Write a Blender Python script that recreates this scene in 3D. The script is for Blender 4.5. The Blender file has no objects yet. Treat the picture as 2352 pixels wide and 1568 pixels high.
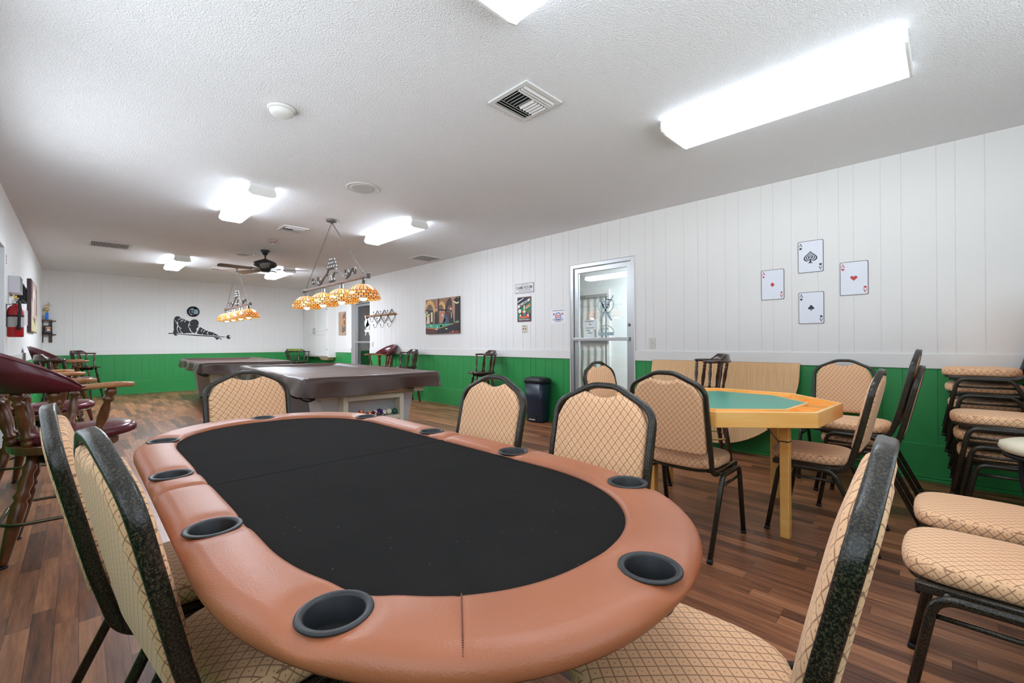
import bpy, bmesh, math, random
from mathutils import Vector, Matrix
random.seed(7)
PI = math.pi
SC = bpy.context.scene
COL = SC.collection
XR, XL, YB, YF, H, G = 4.695, -0.515, 12.775, -1.25, 2.6, 0.875

# ------------------------------------------------------------------ mesh helpers
class MB:
    def __init__(self):
        self.v, self.f, self.m, self.s, self.i, self.n = [], [], [], [], [], 0
    def add(self, vs, fs, mat=0, smooth=False):
        b = len(self.v)
        self.v.extend([tuple(p) for p in vs]); self.i.extend([self.n] * len(vs))
        for f in fs:
            self.f.append(tuple(b + i for i in f)); self.m.append(mat); self.s.append(smooth)
    def poly(self, pts, mat=0):
        self.add(pts, [tuple(range(len(pts)))], mat)
    def box(self, c, s, mat=0, M=None):
        self.n += 1; x, y, z = s[0] / 2, s[1] / 2, s[2] / 2
        vs = [Vector((i * x, j * y, k * z)) for i in (-1, 1) for j in (-1, 1) for k in (-1, 1)]
        if M: vs = [M @ p for p in vs]
        vs = [p + Vector(c) for p in vs]
        self.add(vs, [(0, 1, 3, 2), (4, 6, 7, 5), (0, 4, 5, 1), (2, 3, 7, 6), (0, 2, 6, 4), (1, 5, 7, 3)], mat)
    def box2(self, lo, hi, mat=0):
        self.box([(a + b) / 2 for a, b in zip(lo, hi)], [abs(b - a) for a, b in zip(lo, hi)], mat)
    def prism(self, poly, a0, a1, mat=0, fn=None, smooth=False):
        """poly in 2D, extruded from a0 to a1 along the third axis; fn maps (x,y,a) to 3D"""
        self.n += 1; fn = fn or (lambda x, y, a: (x, y, a))
        n = len(poly)
        vs = [fn(x, y, a0) for x, y in poly] + [fn(x, y, a1) for x, y in poly]
        fs = [(i, (i + 1) % n, n + (i + 1) % n, n + i) for i in range(n)]
        self.add(vs, fs, mat, smooth)
        self.add(vs[:n], [tuple(range(n))[::-1]], mat)
        self.add(vs[n:], [tuple(range(n))], mat)
    def lathe(self, prof, c=(0, 0, 0), axis=(0, 0, 1), n=16, mat=0, cap=True, smooth=True, sx=1.0, sy=1.0):
        """prof: list of (r, t) along the axis from c"""
        self.n += 1; c = Vector(c); w = Vector(axis).normalized()
        u = w.orthogonal().normalized()
        if abs(w.z) > .999: u = Vector((1, 0, 0))
        v = w.cross(u)
        vs = []
        for r, t in prof:
            for i in range(n):
                a = 2 * PI * i / n
                vs.append(c + w * t + u * (r * sx * math.cos(a)) + v * (r * sy * math.sin(a)))
        fs = []
        for k in range(len(prof) - 1):
            for i in range(n):
                j = (i + 1) % n
                fs.append((k * n + i, k * n + j, (k + 1) * n + j, (k + 1) * n + i))
        self.add(vs, fs, mat, smooth)
        if cap:
            self.add(vs[:n], [tuple(range(n))[::-1]], mat)
            self.add(vs[-n:], [tuple(range(n))], mat)
    def turned(self, p0, p1, prof, n=12, mat=0):
        """turned spindle between two points; prof: list of (t 0..1, radius)"""
        p0, p1 = Vector(p0), Vector(p1); L = (p1 - p0).length
        self.lathe([(r, t * L) for t, r in prof], p0, p1 - p0, n, mat)
    def sphere(self, c, r, n=16, mat=0, sz=1.0):
        k = max(6, n // 2)
        prof = [(r * math.sin(PI * i / k) + 1e-5, -r * sz * math.cos(PI * i / k)) for i in range(k + 1)]
        self.lathe(prof, c, (0, 0, 1), n, mat, cap=False)
    def tube(self, pts, r=0.01, n=10, mat=0, closed=False, prof=None, nrm=None, caps=True, rs=None, smooth=True):
        """sweep; prof: 2D section (a along binormal, b along nrm); nrm: fixed normal of the plane of the path"""
        self.n += 1; P = [Vector(p) for p in pts]; N = len(P)
        if prof is None:
            prof = [(r * math.cos(2 * PI * i / n), r * math.sin(2 * PI * i / n)) for i in range(n)]
        n = len(prof); T = []
        for i in range(N):
            if closed: d = P[(i + 1) % N] - P[i - 1]
            elif i == 0: d = P[1] - P[0]
            elif i == N - 1: d = P[-1] - P[-2]
            else: d = (P[i + 1] - P[i]).normalized() + (P[i] - P[i - 1]).normalized()
            T.append(d.normalized())
        vs = []; u = None
        for i in range(N):
            t = T[i]
            if nrm is not None:
                w = Vector(nrm(i) if callable(nrm) else nrm); w = (w - t * w.dot(t)).normalized()
            else:
                w = (t.orthogonal() if u is None else u - t * u.dot(t)).normalized(); u = w
            b = w.cross(t)
            k = rs[i] if rs else 1.0
            # widen at bends so that the section keeps its width
            if 0 < i < N - 1 and not closed:
                e = (P[i + 1] - P[i]).normalized(); ca = max(.5, abs(e.dot(t)))
            else: ca = 1.0
            for a, c2 in prof:
                vs.append(P[i] + b * (a * k / ca) + w * (c2 * k))
        fs = []
        for i in range(N if closed else N - 1):
            j = (i + 1) % N
            for q in range(n):
                q2 = (q + 1) % n
                fs.append((i * n + q, i * n + q2, j * n + q2, j * n + q))
        self.add(vs, fs, mat, smooth)
        if caps and not closed:
            self.add(vs[:n], [tuple(range(n))[::-1]], mat)
            self.add(vs[-n:], [tuple(range(n))], mat)
    def grid(self, rows, mat=0, smooth=True, closed_u=False):
        n = len(rows[0]); vs = [p for r in rows for p in r]; fs = []
        for i in range(len(rows) - 1):
            for j in range(n if closed_u else n - 1):
                k = (j + 1) % n
                fs.append((i * n + j, i * n + k, (i + 1) * n + k, (i + 1) * n + j))
        self.add(vs, fs, mat, smooth)
    def build(self, name, mats, parent=None, bevel=0, sub=0, recalc=True, M=None):
        me = bpy.data.meshes.new(name)
        key, mp, vs = {}, [], []
        for p, i in zip(self.v, self.i):           # weld inside one primitive only
            k = (i, round(p[0], 5), round(p[1], 5), round(p[2], 5))
            if not recalc or k not in key: key[k] = len(vs); vs.append(p)
            mp.append(key[k])
        fs, ms, ss = [], [], []
        for f, m_, s_ in zip(self.f, self.m, self.s):
            q = []
            for i in f:
                if mp[i] not in q: q.append(mp[i])
            if len(q) > 2: fs.append(q); ms.append(m_); ss.append(s_)
        me.from_pydata(vs, [], fs)
        if not isinstance(mats, (list, tuple)): mats = [mats]
        for m in mats: me.materials.append(m)
        me.polygons.foreach_set('material_index', ms)
        me.polygons.foreach_set('use_smooth', ss)
        if recalc:
            b = bmesh.new(); b.from_mesh(me)
            bmesh.ops.recalc_face_normals(b, faces=b.faces)
            b.to_mesh(me); b.free()
        me.update()
        o = bpy.data.objects.new(name, me); COL.objects.link(o)
        if parent: o.parent = parent
        if M is not None: o.matrix_world = M
        if bevel:
            md = o.modifiers.new('bevel', 'BEVEL'); md.width = bevel; md.segments = 2
            md.limit_method = 'ANGLE'; md.angle_limit = math.radians(40)
        if sub:
            md = o.modifiers.new('sub', 'SUBSURF'); md.levels = md.render_levels = sub
        return o

def fillet(pts, r, n=6):
    P = [Vector(p) for p in pts]; out = [P[0]]
    for i in range(1, len(P) - 1):
        a, b = (P[i - 1] - P[i]), (P[i + 1] - P[i])
        rr = r[i - 1] if isinstance(r, (list, tuple)) else r
        ang = a.angle(b)
        d = min(rr / math.tan(ang / 2), a.length * .49, b.length * .49)
        s, e = P[i] + a.normalized() * d, P[i] + b.normalized() * d
        for k in range(n + 1):
            t = k / n
            out.append(s * (1 - t) ** 2 + P[i] * 2 * t * (1 - t) + e * t * t)
    out.append(P[-1]); return out

def spline(pts, n=6, closed=False):
    P = [Vector(p) for p in pts]; N = len(P); out = []
    for i in range(N if closed else N - 1):
        if closed: a, b, c, d = P[i - 1], P[i], P[(i + 1) % N], P[(i + 2) % N]
        else: a, b, c, d = P[max(0, i - 1)], P[i], P[i + 1], P[min(N - 1, i + 2)]
        for k in range(n):
            t = k / n
            out.append(.5 * ((2 * b) + (c - a) * t + (2 * a - 5 * b + 4 * c - d) * t * t + (3 * b - a - 3 * c + d) * t ** 3))
    if not closed: out.append(P[-1])
    return out

def rrect(w, h, r, n=3):
    out = []
    for cx, cy, a0 in ((w / 2 - r, h / 2 - r, 0), (-w / 2 + r, h / 2 - r, PI / 2), (-w / 2 + r, -h / 2 + r, PI), (w / 2 - r, -h / 2 + r, 1.5 * PI)):
        for i in range(n + 1):
            a = a0 + PI / 2 * i / n
            out.append((cx + r * math.cos(a), cy + r * math.sin(a)))
    return out

def thing(name, label, cat, loc=(0, 0, 0), rz=0, group=None, M=None):
    o = bpy.data.objects.new(name, None); COL.objects.link(o)
    o.empty_display_size = .1
    if M is not None: o.matrix_world = M
    else:
        o.location = loc; o.rotation_euler = (0, 0, rz)
    o['label'] = label; o['category'] = cat
    if group: o['group'] = group
    return o

def tag(o, label, cat, group=None, kind=None):
    o['label'] = label; o['category'] = cat
    if group: o['group'] = group
    if kind: o['kind'] = kind
    return o

def struct(o):
    o['kind'] = 'structure'; return o

def dup(root, loc, rz, label, group=None):
    r = root.copy(); COL.objects.link(r); r.location = loc; r.rotation_euler = (0, 0, rz)
    r['label'] = label
    if group: r['group'] = group
    def kids(a, b):
        for ch in list(a.children):
            c = ch.copy(); COL.objects.link(c); c.parent = b
            kids(ch, c)
    kids(root, r)
    return r

def frame(u, n, o):
    """matrix with local x along u, local y = up, local z = n (out of the wall)"""
    u, n = Vector(u), Vector(n); v = Vector((0, 0, 1))
    return Matrix(((u.x, v.x, n.x, o[0]), (u.y, v.y, n.y, o[1]), (u.z, v.z, n.z, o[2]), (0, 0, 0, 1)))
def on_right(y, z, d=0.0): return frame((0, -1, 0), (-1, 0, 0), (XR - d, y, z))
def on_back(x, z, d=0.0): return frame((1, 0, 0), (0, -1, 0), (x, YB - d, z))
def on_left(y, z, d=0.0): return frame((0, 1, 0), (1, 0, 0), (XL + d, y, z))

# ------------------------------------------------------------------ materials
def lin(c):
    return tuple(((x / 255) / 12.92 if x / 255 <= .04045 else ((x / 255 + .055) / 1.055) ** 2.4) for x in c) + (1,)

def nodes(name):
    m = bpy.data.materials.new(name); m.use_nodes = True
    nt = m.node_tree; bs = nt.nodes['Principled BSDF']
    return m, nt, bs
def nn(nt, t, **kw):
    n = nt.nodes.new(t)
    for k, v in kw.items():
        if k in n.inputs: n.inputs[k].default_value = v
        else: setattr(n, k, v)
    return n
def math_(nt, op, a, b=None, c=None):
    n = nt.nodes.new('ShaderNodeMath'); n.operation = op
    for i, x in enumerate((a, b, c)):
        if x is None: continue
        if isinstance(x, (int, float)): n.inputs[i].default_value = x
        else: nt.links.new(x, n.inputs[i])
    return n.outputs[0]
def mixc(nt, fac, a, b):
    n = nt.nodes.new('ShaderNodeMix'); n.data_type = 'RGBA'
    for s, x in ((0, fac), (6, a), (7, b)):
        if isinstance(x, (int, float)): n.inputs[s].default_value = x
        elif isinstance(x, tuple): n.inputs[s].default_value = x
        else: nt.links.new(x, n.inputs[s])
    return n.outputs[2]
def ramp(nt, fac, stops):
    n = nt.nodes.new('ShaderNodeValToRGB'); e = n.color_ramp.elements
    while len(e) < len(stops): e.new(.5)
    for q, (p, c) in zip(e, stops): q.position = p; q.color = c
    nt.links.new(fac, n.inputs[0]); return n.outputs[0]
def objco(nt, scale=(1, 1, 1), kind='Object'):
    t = nt.nodes.new('ShaderNodeTexCoord'); mp = nt.nodes.new('ShaderNodeMapping')
    mp.inputs['Scale'].default_value = scale
    nt.links.new(t.outputs[kind], mp.inputs[0]); return mp.outputs[0]
def noise(nt, co, scale, detail=3, rough=.5, out='Fac'):
    n = nn(nt, 'ShaderNodeTexNoise'); n.inputs['Scale'].default_value = scale
    n.inputs['Detail'].default_value = detail; n.inputs['Roughness'].default_value = rough
    nt.links.new(co, n.inputs['Vector']); return n.outputs[out]
def bump(nt, bs, h, strength=.3, dist=.002):
    b = nn(nt, 'ShaderNodeBump'); b.inputs['Strength'].default_value = strength; b.inputs['Distance'].default_value = dist
    nt.links.new(h, b.inputs['Height']); nt.links.new(b.outputs[0], bs.inputs['Normal'])

def plain(name, rgb, rough=.5, metal=0, bscale=0, bstr=.2, var=0.0, spec=None, coat=0, bdist=.001):
    m, nt, bs = nodes(name)
    bs.inputs['Base Color'].default_value = lin(rgb); bs.inputs['Roughness'].default_value = rough
    bs.inputs['Metallic'].default_value = metal
    if spec is not None: bs.inputs['Specular IOR Level'].default_value = spec
    if coat: bs.inputs['Coat Weight'].default_value = coat; bs.inputs['Coat Roughness'].default_value = .1
    if var:
        co = objco(nt); f = noise(nt, co, 9, 4)
        lo = tuple(max(0, c * (1 - var)) for c in rgb); hi = tuple(min(255, c * (1 + var)) for c in rgb)
        nt.links.new(mixc(nt, f, lin(lo), lin(hi)), bs.inputs['Base Color'])
    if bscale:
        co = objco(nt); bump(nt, bs, noise(nt, co, bscale, 3), bstr, bdist)
    return m

def emit(name, rgb, s):
    m, nt, bs = nodes(name)
    bs.inputs['Base Color'].default_value = lin(rgb)
    bs.inputs['Emission Color'].default_value = lin(rgb); bs.inputs['Emission Strength'].default_value = s
    return m

def wood(name, a, b, scale=(1, 1, 1), rough=.35, gscale=6, coat=.0):
    m, nt, bs = nodes(name)
    co = objco(nt, scale)
    f = noise(nt, co, gscale, 5, .6)
    nt.links.new(ramp(nt, f, [(.3, lin(a)), (.7, lin(b))]), bs.inputs['Base Color'])
    bs.inputs['Roughness'].default_value = rough
    if coat: bs.inputs['Coat Weight'].default_value = coat; bs.inputs['Coat Roughness'].default_value = .15
    return m

def fabric_mat(name='gold_diamond_fabric', back=False):
    """gold diamond weave with a dot in every diamond"""
    m, nt, bs = nodes(name)
    t = nt.nodes.new('ShaderNodeTexCoord')
    s = nt.nodes.new('ShaderNodeSeparateXYZ'); nt.links.new(t.outputs['Object'], s.inputs[0])
    n = nt.nodes.new('ShaderNodeSeparateXYZ'); nt.links.new(t.outputs['Normal'], n.inputs[0])
    ax, ay, az = (math_(nt, 'ABSOLUTE', n.outputs[i]) for i in range(3))
    side = math_(nt, 'GREATER_THAN', ax, .82)
    top = math_(nt, 'GREATER_THAN', az, .75)
    X, Y, Z = s.outputs
    u = math_(nt, 'ADD', math_(nt, 'MULTIPLY', side, Y), math_(nt, 'MULTIPLY', math_(nt, 'SUBTRACT', 1, side), X))
    v = math_(nt, 'ADD', math_(nt, 'MULTIPLY', top, Y), math_(nt, 'MULTIPLY', math_(nt, 'SUBTRACT', 1, top), Z))
    if back: u, v = math_(nt, 'ADD', X, math_(nt, 'MULTIPLY', Y, .9)), Z
    a, b = math_(nt, 'MULTIPLY', u, 1 / .029), math_(nt, 'MULTIPLY', v, 1 / .033)
    p, q = math_(nt, 'ADD', a, b), math_(nt, 'SUBTRACT', a, b)
    tri = lambda x: math_(nt, 'ABSOLUTE', math_(nt, 'SUBTRACT', math_(nt, 'FRACT', x), .5))
    tp, tq = tri(p), tri(q)                      # .5 on the lines, 0 in the middle
    line = math_(nt, 'GREATER_THAN', math_(nt, 'MAXIMUM', tp, tq), .443)
    dot = math_(nt, 'LESS_THAN', math_(nt, 'MAXIMUM', tp, tq), .075)
    co = objco(nt)
    w = noise(nt, co, 420, 2)
    base = mixc(nt, w, lin((238, 180, 134)), lin((254, 210, 166)))
    c = mixc(nt, math_(nt, 'MULTIPLY', line, .72), base, lin((122, 70, 46)))
    c = mixc(nt, math_(nt, 'MULTIPLY', dot, .6), c, lin((140, 92, 58)))
    nt.links.new(c, bs.inputs['Base Color'])
    bs.inputs['Roughness'].default_value = .75
    bs.inputs['Sheen Weight'].default_value = .25
    bs.inputs['Sheen Tint'].default_value = lin((255, 235, 210))
    h = math_(nt, 'SUBTRACT', math_(nt, 'MULTIPLY', w, .4), line)
    bump(nt, bs, h, .35, .0012)
    return m

def hammertone():
    m, nt, bs = nodes('hammertone_black_paint')
    co = objco(nt); f = noise(nt, co, 330, 2, .5); g = noise(nt, co, 190, 1, .5)
    nt.links.new(ramp(nt, f, [(.45, lin((17, 16, 15))), (.76, lin((88, 79, 60)))]), bs.inputs['Base Color'])
    bs.inputs['Roughness'].default_value = .28
    bs.inputs['Specular IOR Level'].default_value = .5
    bump(nt, bs, g, .3, .0012)
    return m

def floor_mat():
    m, nt, bs = nodes('wood_plank_floor')
    t = nt.nodes.new('ShaderNodeTexCoord'); s = nt.nodes.new('ShaderNodeSeparateXYZ')
    nt.links.new(t.outputs['Object'], s.inputs[0])
    X, Y, Z = s.outputs
    def cells(w, L, seed):
        u = math_(nt, 'DIVIDE', X, w); r = math_(nt, 'FLOOR', u)
        wn = nn(nt, 'ShaderNodeTexWhiteNoise', noise_dimensions='2D')
        cb = nt.nodes.new('ShaderNodeCombineXYZ'); nt.links.new(r, cb.inputs[0]); cb.inputs[1].default_value = seed
        nt.links.new(cb.outputs[0], wn.inputs['Vector'])
        v = math_(nt, 'ADD', math_(nt, 'DIVIDE', Y, L), math_(nt, 'MULTIPLY', wn.outputs['Value'], 7.3))
        k = math_(nt, 'FLOOR', v)
        cb2 = nt.nodes.new('ShaderNodeCombineXYZ'); nt.links.new(r, cb2.inputs[0]); nt.links.new(k, cb2.inputs[1])
        cb2.inputs[2].default_value = seed
        w2 = nn(nt, 'ShaderNodeTexWhiteNoise', noise_dimensions='3D'); nt.links.new(cb2.outputs[0], w2.inputs['Vector'])
        eu = math_(nt, 'ABSOLUTE', math_(nt, 'SUBTRACT', math_(nt, 'FRACT', u), .5))
        ev = math_(nt, 'ABSOLUTE', math_(nt, 'SUBTRACT', math_(nt, 'FRACT', v), .5))
        e = math_(nt, 'MAXIMUM', math_(nt, 'GREATER_THAN', eu, .5 - .0012 / w), math_(nt, 'GREATER_THAN', ev, .5 - .0012 / L))
        return w2.outputs['Value'], e
    val, edge = cells(.066, .62, 3.0)
    co = nt.nodes.new('ShaderNodeCombineXYZ')
    nt.links.new(math_(nt, 'MULTIPLY', X, 22), co.inputs[0])
    nt.links.new(math_(nt, 'ADD', math_(nt, 'MULTIPLY', Y, 1.5), math_(nt, 'MULTIPLY', val, 50)), co.inputs[1])
    nt.links.new(math_(nt, 'MULTIPLY', val, 30), co.inputs[2])
    g = noise(nt, co.outputs[0], 2.2, 6, .65)
    co2 = nt.nodes.new('ShaderNodeCombineXYZ')
    nt.links.new(math_(nt, 'MULTIPLY', X, 240), co2.inputs[0]); nt.links.new(math_(nt, 'MULTIPLY', Y, 9), co2.inputs[1])
    fine = noise(nt, co2.outputs[0], 1, 3)
    f = math_(nt, 'ADD', math_(nt, 'ADD', .045, math_(nt, 'MULTIPLY', val, .33)), math_(nt, 'MULTIPLY', g, .75))
    f = math_(nt, 'ADD', f, math_(nt, 'MULTIPLY', math_(nt, 'SUBTRACT', fine, .5), .16))
    c = ramp(nt, f, [(.28, lin((58, 38, 30))), (.46, lin((112, 70, 49))), (.64, lin((150, 96, 66))), (.86, lin((190, 130, 92)))])
    c = mixc(nt, math_(nt, 'MULTIPLY', edge, .55), c, lin((34, 22, 17)))
    nt.links.new(c, bs.inputs['Base Color'])
    bs.inputs['Roughness'].default_value = .36
    bump(nt, bs, fine, .12, .0006)
    return m

def ceiling_mat():
    m, nt, bs = nodes('popcorn_ceiling')
    co = objco(nt)
    a = noise(nt, co, 95, 4, .6); b = noise(nt, co, 210, 2, .5)
    h = math_(nt, 'ADD', a, math_(nt, 'MULTIPLY', b, .5))
    bump(nt, bs, h, .85, .012)
    d = noise(nt, co, .9, 3, .5)
    nt.links.new(mixc(nt, d, lin((238, 239, 240)), lin((246, 247, 248))), bs.inputs['Base Color'])
    bs.inputs['Roughness'].default_value = .9
    return m

def glass_mat(name, tint=(1, 1, 1), refl=1.0):
    m = bpy.data.materials.new(name); m.use_nodes = True; nt = m.node_tree; nt.nodes.clear()
    out = nt.nodes.new('ShaderNodeOutputMaterial'); mx = nt.nodes.new('ShaderNodeMixShader')
    tr = nt.nodes.new('ShaderNodeBsdfTransparent'); tr.inputs[0].default_value = (*tint, 1)
    gl = nt.nodes.new('ShaderNodeBsdfGlossy'); gl.inputs['Roughness'].default_value = .02
    fr = nt.nodes.new('ShaderNodeFresnel'); fr.inputs[0].default_value = 1.5
    k = math_(nt, 'MINIMUM', math_(nt, 'MULTIPLY', fr.outputs[0], 1.7 * refl), 1.0)
    nt.links.new(k, mx.inputs[0]); nt.links.new(tr.outputs[0], mx.inputs[1]); nt.links.new(gl.outputs[0], mx.inputs[2])
    nt.links.new(mx.outputs[0], out.inputs[0]); return m

def shade_mat():
    """leaded amber glass"""
    m = bpy.data.materials.new('leaded_amber_glass'); m.use_nodes = True; nt = m.node_tree; nt.nodes.clear()
    out = nt.nodes.new('ShaderNodeOutputMaterial')
    uv = nt.nodes.new('ShaderNodeUVMap'); s = nt.nodes.new('ShaderNodeSeparateXYZ'); nt.links.new(uv.outputs[0], s.inputs[0])
    U, V = s.outputs[0], s.outputs[1]          # U 0..24 around, V 0..1 from the neck to the rim
    tri = lambda x: math_(nt, 'ABSOLUTE', math_(nt, 'SUBTRACT', math_(nt, 'FRACT', x), .5))
    low = math_(nt, 'GREATER_THAN', V, .42)              # long ribs above, offset panes below
    rows = math_(nt, 'MULTIPLY', V, 7)
    ru = math_(nt, 'ADD', U, math_(nt, 'MULTIPLY', math_(nt, 'MULTIPLY', math_(nt, 'FLOOR', rows), .5), low))
    lead = math_(nt, 'MAXIMUM', math_(nt, 'GREATER_THAN', tri(ru), .41), math_(nt, 'MULTIPLY', low, math_(nt, 'GREATER_THAN', tri(rows), .41)))
    cb = nt.nodes.new('ShaderNodeCombineXYZ'); nt.links.new(math_(nt, 'FLOOR', ru), cb.inputs[0]); nt.links.new(math_(nt, 'MULTIPLY', low, math_(nt, 'FLOOR', rows)), cb.inputs[1])
    wn = nn(nt, 'ShaderNodeTexWhiteNoise', noise_dimensions='2D'); nt.links.new(cb.outputs[0], wn.inputs['Vector'])
    c = ramp(nt, wn.outputs['Value'], [(0, lin((236, 168, 84))), (.45, lin((226, 138, 50))), (.75, lin((244, 210, 160))), (1, lin((226, 170, 150)))])
    rim = math_(nt, 'GREATER_THAN', V, .84)
    c2 = ramp(nt, wn.outputs['Value'], [(0, lin((250, 160, 80))), (.5, lin((190, 200, 110))), (1, lin((255, 215, 150)))])
    c = mixc(nt, rim, c, c2)
    c = mixc(nt, lead, c, lin((52, 40, 28)))
    tl = nt.nodes.new('ShaderNodeBsdfTranslucent'); df = nt.nodes.new('ShaderNodeBsdfPrincipled')
    df.inputs['Roughness'].default_value = .2
    nt.links.new(c, tl.inputs[0]); nt.links.new(c, df.inputs['Base Color'])
    mx = nt.nodes.new('ShaderNodeMixShader')
    nt.links.new(math_(nt, 'SUBTRACT', .4, math_(nt, 'MULTIPLY', lead, .4)), mx.inputs[0])
    nt.links.new(df.outputs[0], mx.inputs[1]); nt.links.new(tl.outputs[0], mx.inputs[2])
    nt.links.new(mx.outputs[0], out.inputs[0]); return m

def felt_mat():
    m, nt, bs = nodes('black_speed_cloth')
    co = objco(nt); f = noise(nt, co, 500, 2, .6); g = noise(nt, co, 5, 4, .6)
    c = mixc(nt, f, lin((16, 15, 15)), lin((40, 38, 37)))
    c = mixc(nt, math_(nt, 'MULTIPLY', g, .35), c, lin((52, 50, 48)))
    v = nn(nt, 'ShaderNodeTexVoronoi'); v.inputs['Scale'].default_value = 36; nt.links.new(co, v.inputs['Vector'])
    lint = math_(nt, 'LESS_THAN', v.outputs['Distance'], .035)
    c = mixc(nt, math_(nt, 'MULTIPLY', lint, .7), c, lin((150, 146, 138)))
    nt.links.new(c, bs.inputs['Base Color']); bs.inputs['Roughness'].default_value = .95
    bs.inputs['Specular IOR Level'].default_value = .06
    bump(nt, bs, f, .4, .001)
    return m

def leather(name, rgb, rough=.4, s=300, st=.22, var=.06):
    m, nt, bs = nodes(name)
    co = objco(nt)
    v = nn(nt, 'ShaderNodeTexVoronoi'); v.inputs['Scale'].default_value = s; nt.links.new(co, v.inputs['Vector'])
    f = noise(nt, co, 6, 3)
    lo = tuple(c * (1 - var) for c in rgb); hi = tuple(min(255, c * (1 + var)) for c in rgb)
    nt.links.new(mixc(nt, f, lin(lo), lin(hi)), bs.inputs['Base Color'])
    bs.inputs['Roughness'].default_value = rough
    bump(nt, bs, v.outputs['Distance'], st, .0012)
    return m

def ivory_worn(name, rgb, chip):
    m, nt, bs = nodes(name)
    co = objco(nt); f = noise(nt, co, 9, 5, .7)
    nt.links.new(mixc(nt, math_(nt, 'GREATER_THAN', f, .66), lin(rgb), lin(chip)), bs.inputs['Base Color'])
    bs.inputs['Roughness'].default_value = .4; return m

def tin_mat(name, rgb):
    m, nt, bs = nodes(name)
    co = objco(nt); f = noise(nt, co, 30, 6, .75)
    nt.links.new(mixc(nt, math_(nt, 'GREATER_THAN', f, .69), lin(rgb), lin((120, 96, 84))), bs.inputs['Base Color'])
    bs.inputs['Roughness'].default_value = .35; return m

M = {}
M['wall'] = plain('white_wall_paint', (230, 229, 227), .55)
M['green'] = plain('green_wall_paint', (46, 144, 76), .42, bscale=240, bstr=.08)
M['trimw'] = plain('white_trim_paint', (228, 227, 224), .45)
M['ceil'] = ceiling_mat(); M['floor'] = floor_mat()
M['fabric'] = fabric_mat(); M['fabricb'] = fabric_mat('gold_diamond_fabric_back', True); M['hammer'] = hammertone()
M['rubber'] = plain('black_rubber', (22, 22, 23), .6)
M['plastic'] = plain('black_plastic', (30, 31, 34), .42, bscale=500, bstr=.1)
M['cup'] = plain('cup_holder_plastic', (36, 38, 41), .45, bscale=600, bstr=.15)
M['rail'] = leather('tan_leather', (170, 101, 68), .4)
M['thread'] = plain('brown_thread', (128, 78, 58), .7)
M['felt'] = felt_mat()
M['white'] = plain('white_enamel', (232, 232, 230), .4)
M['whitepl'] = plain('white_plastic', (226, 226, 222), .4)
M['alu'] = plain('brushed_aluminium', (196, 198, 200), .32, .75)
M['alud'] = plain('dark_aluminium', (120, 122, 124), .35, .8)
M['chrome'] = plain('chrome', (220, 220, 222), .12, 1)
M['dark'] = plain('dark_paint_and_shade', (28, 28, 28), .8)
M['glass'] = glass_mat('clear_glass', (.97, .99, .985))
M['glassd'] = glass_mat('tinted_glass', (.62, .74, .72), 1.5)
M['maple'] = wood('honey_maple', (248, 180, 92), (255, 204, 124), (1, 1, 8), .28, 3, .3)
M['greenvinyl'] = plain('green_vinyl', (44, 152, 126), .3, bscale=700, bstr=.06)
M['oakboard'] = wood('oak_veneer', (208, 162, 112), (234, 190, 138), (40, 1.2, 14), .4, 3)
M['darkwood'] = wood('dark_walnut', (42, 25, 18), (72, 44, 30), (6, 6, 2), .25, 5, .4)
M['medwood'] = wood('stained_brown_wood', (76, 42, 25), (124, 74, 43), (6, 6, 2), .28, 5, .4)
M['armwood'] = wood('worn_arm_wood', (150, 98, 58), (196, 140, 92), (2, 2, 2), .35, 6)
M['burgundy'] = leather('burgundy_vinyl', (92, 30, 40), .22, 260, .06, .15)
M['olive'] = leather('olive_vinyl', (136, 152, 72), .25, 260, .06, .1)
M['brass'] = plain('aged_brass', (196, 168, 106), .28, .9)
M['bronze'] = plain('dark_bronze', (104, 96, 80), .32, .85)
M['cover'] = leather('brown_vinyl_cover', (76, 57, 51), .38, 200, .1, .12)
M['ivory'] = ivory_worn('ivory_laminate', (214, 208, 188), (120, 98, 72))
M['greylam'] = plain('grey_laminate', (186, 188, 190), .4)
M['iron'] = plain('wrought_iron', (112, 108, 104), .42, .6, bscale=90, bstr=.15)
M['barwood'] = plain('pewter_bar', (112, 92, 84), .45, .3, var=.2)
M['shade'] = shade_mat()
M['bulb'] = emit('lit_bulb', (255, 236, 205), 13)
M['hall_fill'] = emit('hall_fill_lens', (236, 247, 255), 80.0)  # glow of the lamp added to brighten the hall
M['lens_mid'] = emit('mid_lens', (232, 243, 255), 30.0)
M['lens4'] = emit('fluorescent_lens', (232, 243, 255), 7.0)
M['lens2'] = emit('fluorescent_lens_bright', (232, 243, 255), 30.0)
M['fan'] = plain('fan_black', (40, 40, 42), .3)
M['fanb'] = plain('fan_blade', (62, 59, 58), .35)
M['black'] = plain('matte_black', (30, 32, 38), .6)
M['red'] = plain('red_paint', (168, 28, 34), .25)
M['navy'] = plain('navy_plastic', (26, 38, 56), .35)
M['cream'] = plain('cream_plastic', (226, 220, 196), .4)
M['gold'] = plain('gold_metal', (222, 196, 130), .2, 1)
M['blue'] = plain('blue_foil', (30, 120, 214), .25, .3)
M['paper'] = plain('white_paper', (236, 236, 238), .7)
M['lens_side'] = emit('lens_side', (232, 243, 255), 11.0)
M['cloth'] = plain('grey_curtain', (206, 208, 206), .85, bscale=300, bstr=.1)
M['greymet'] = plain('grey_vent_paint', (150, 150, 150), .5)
M['ventw'] = plain('white_vent_paint', (216, 216, 214), .45)
M['pinkpl'] = plain('beige_plastic', (168, 146, 138), .4)
M['tincard'] = tin_mat('weathered_card_tin', (226, 230, 240))
M['tinsign'] = tin_mat('weathered_sign_tin', (222, 222, 226))
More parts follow.
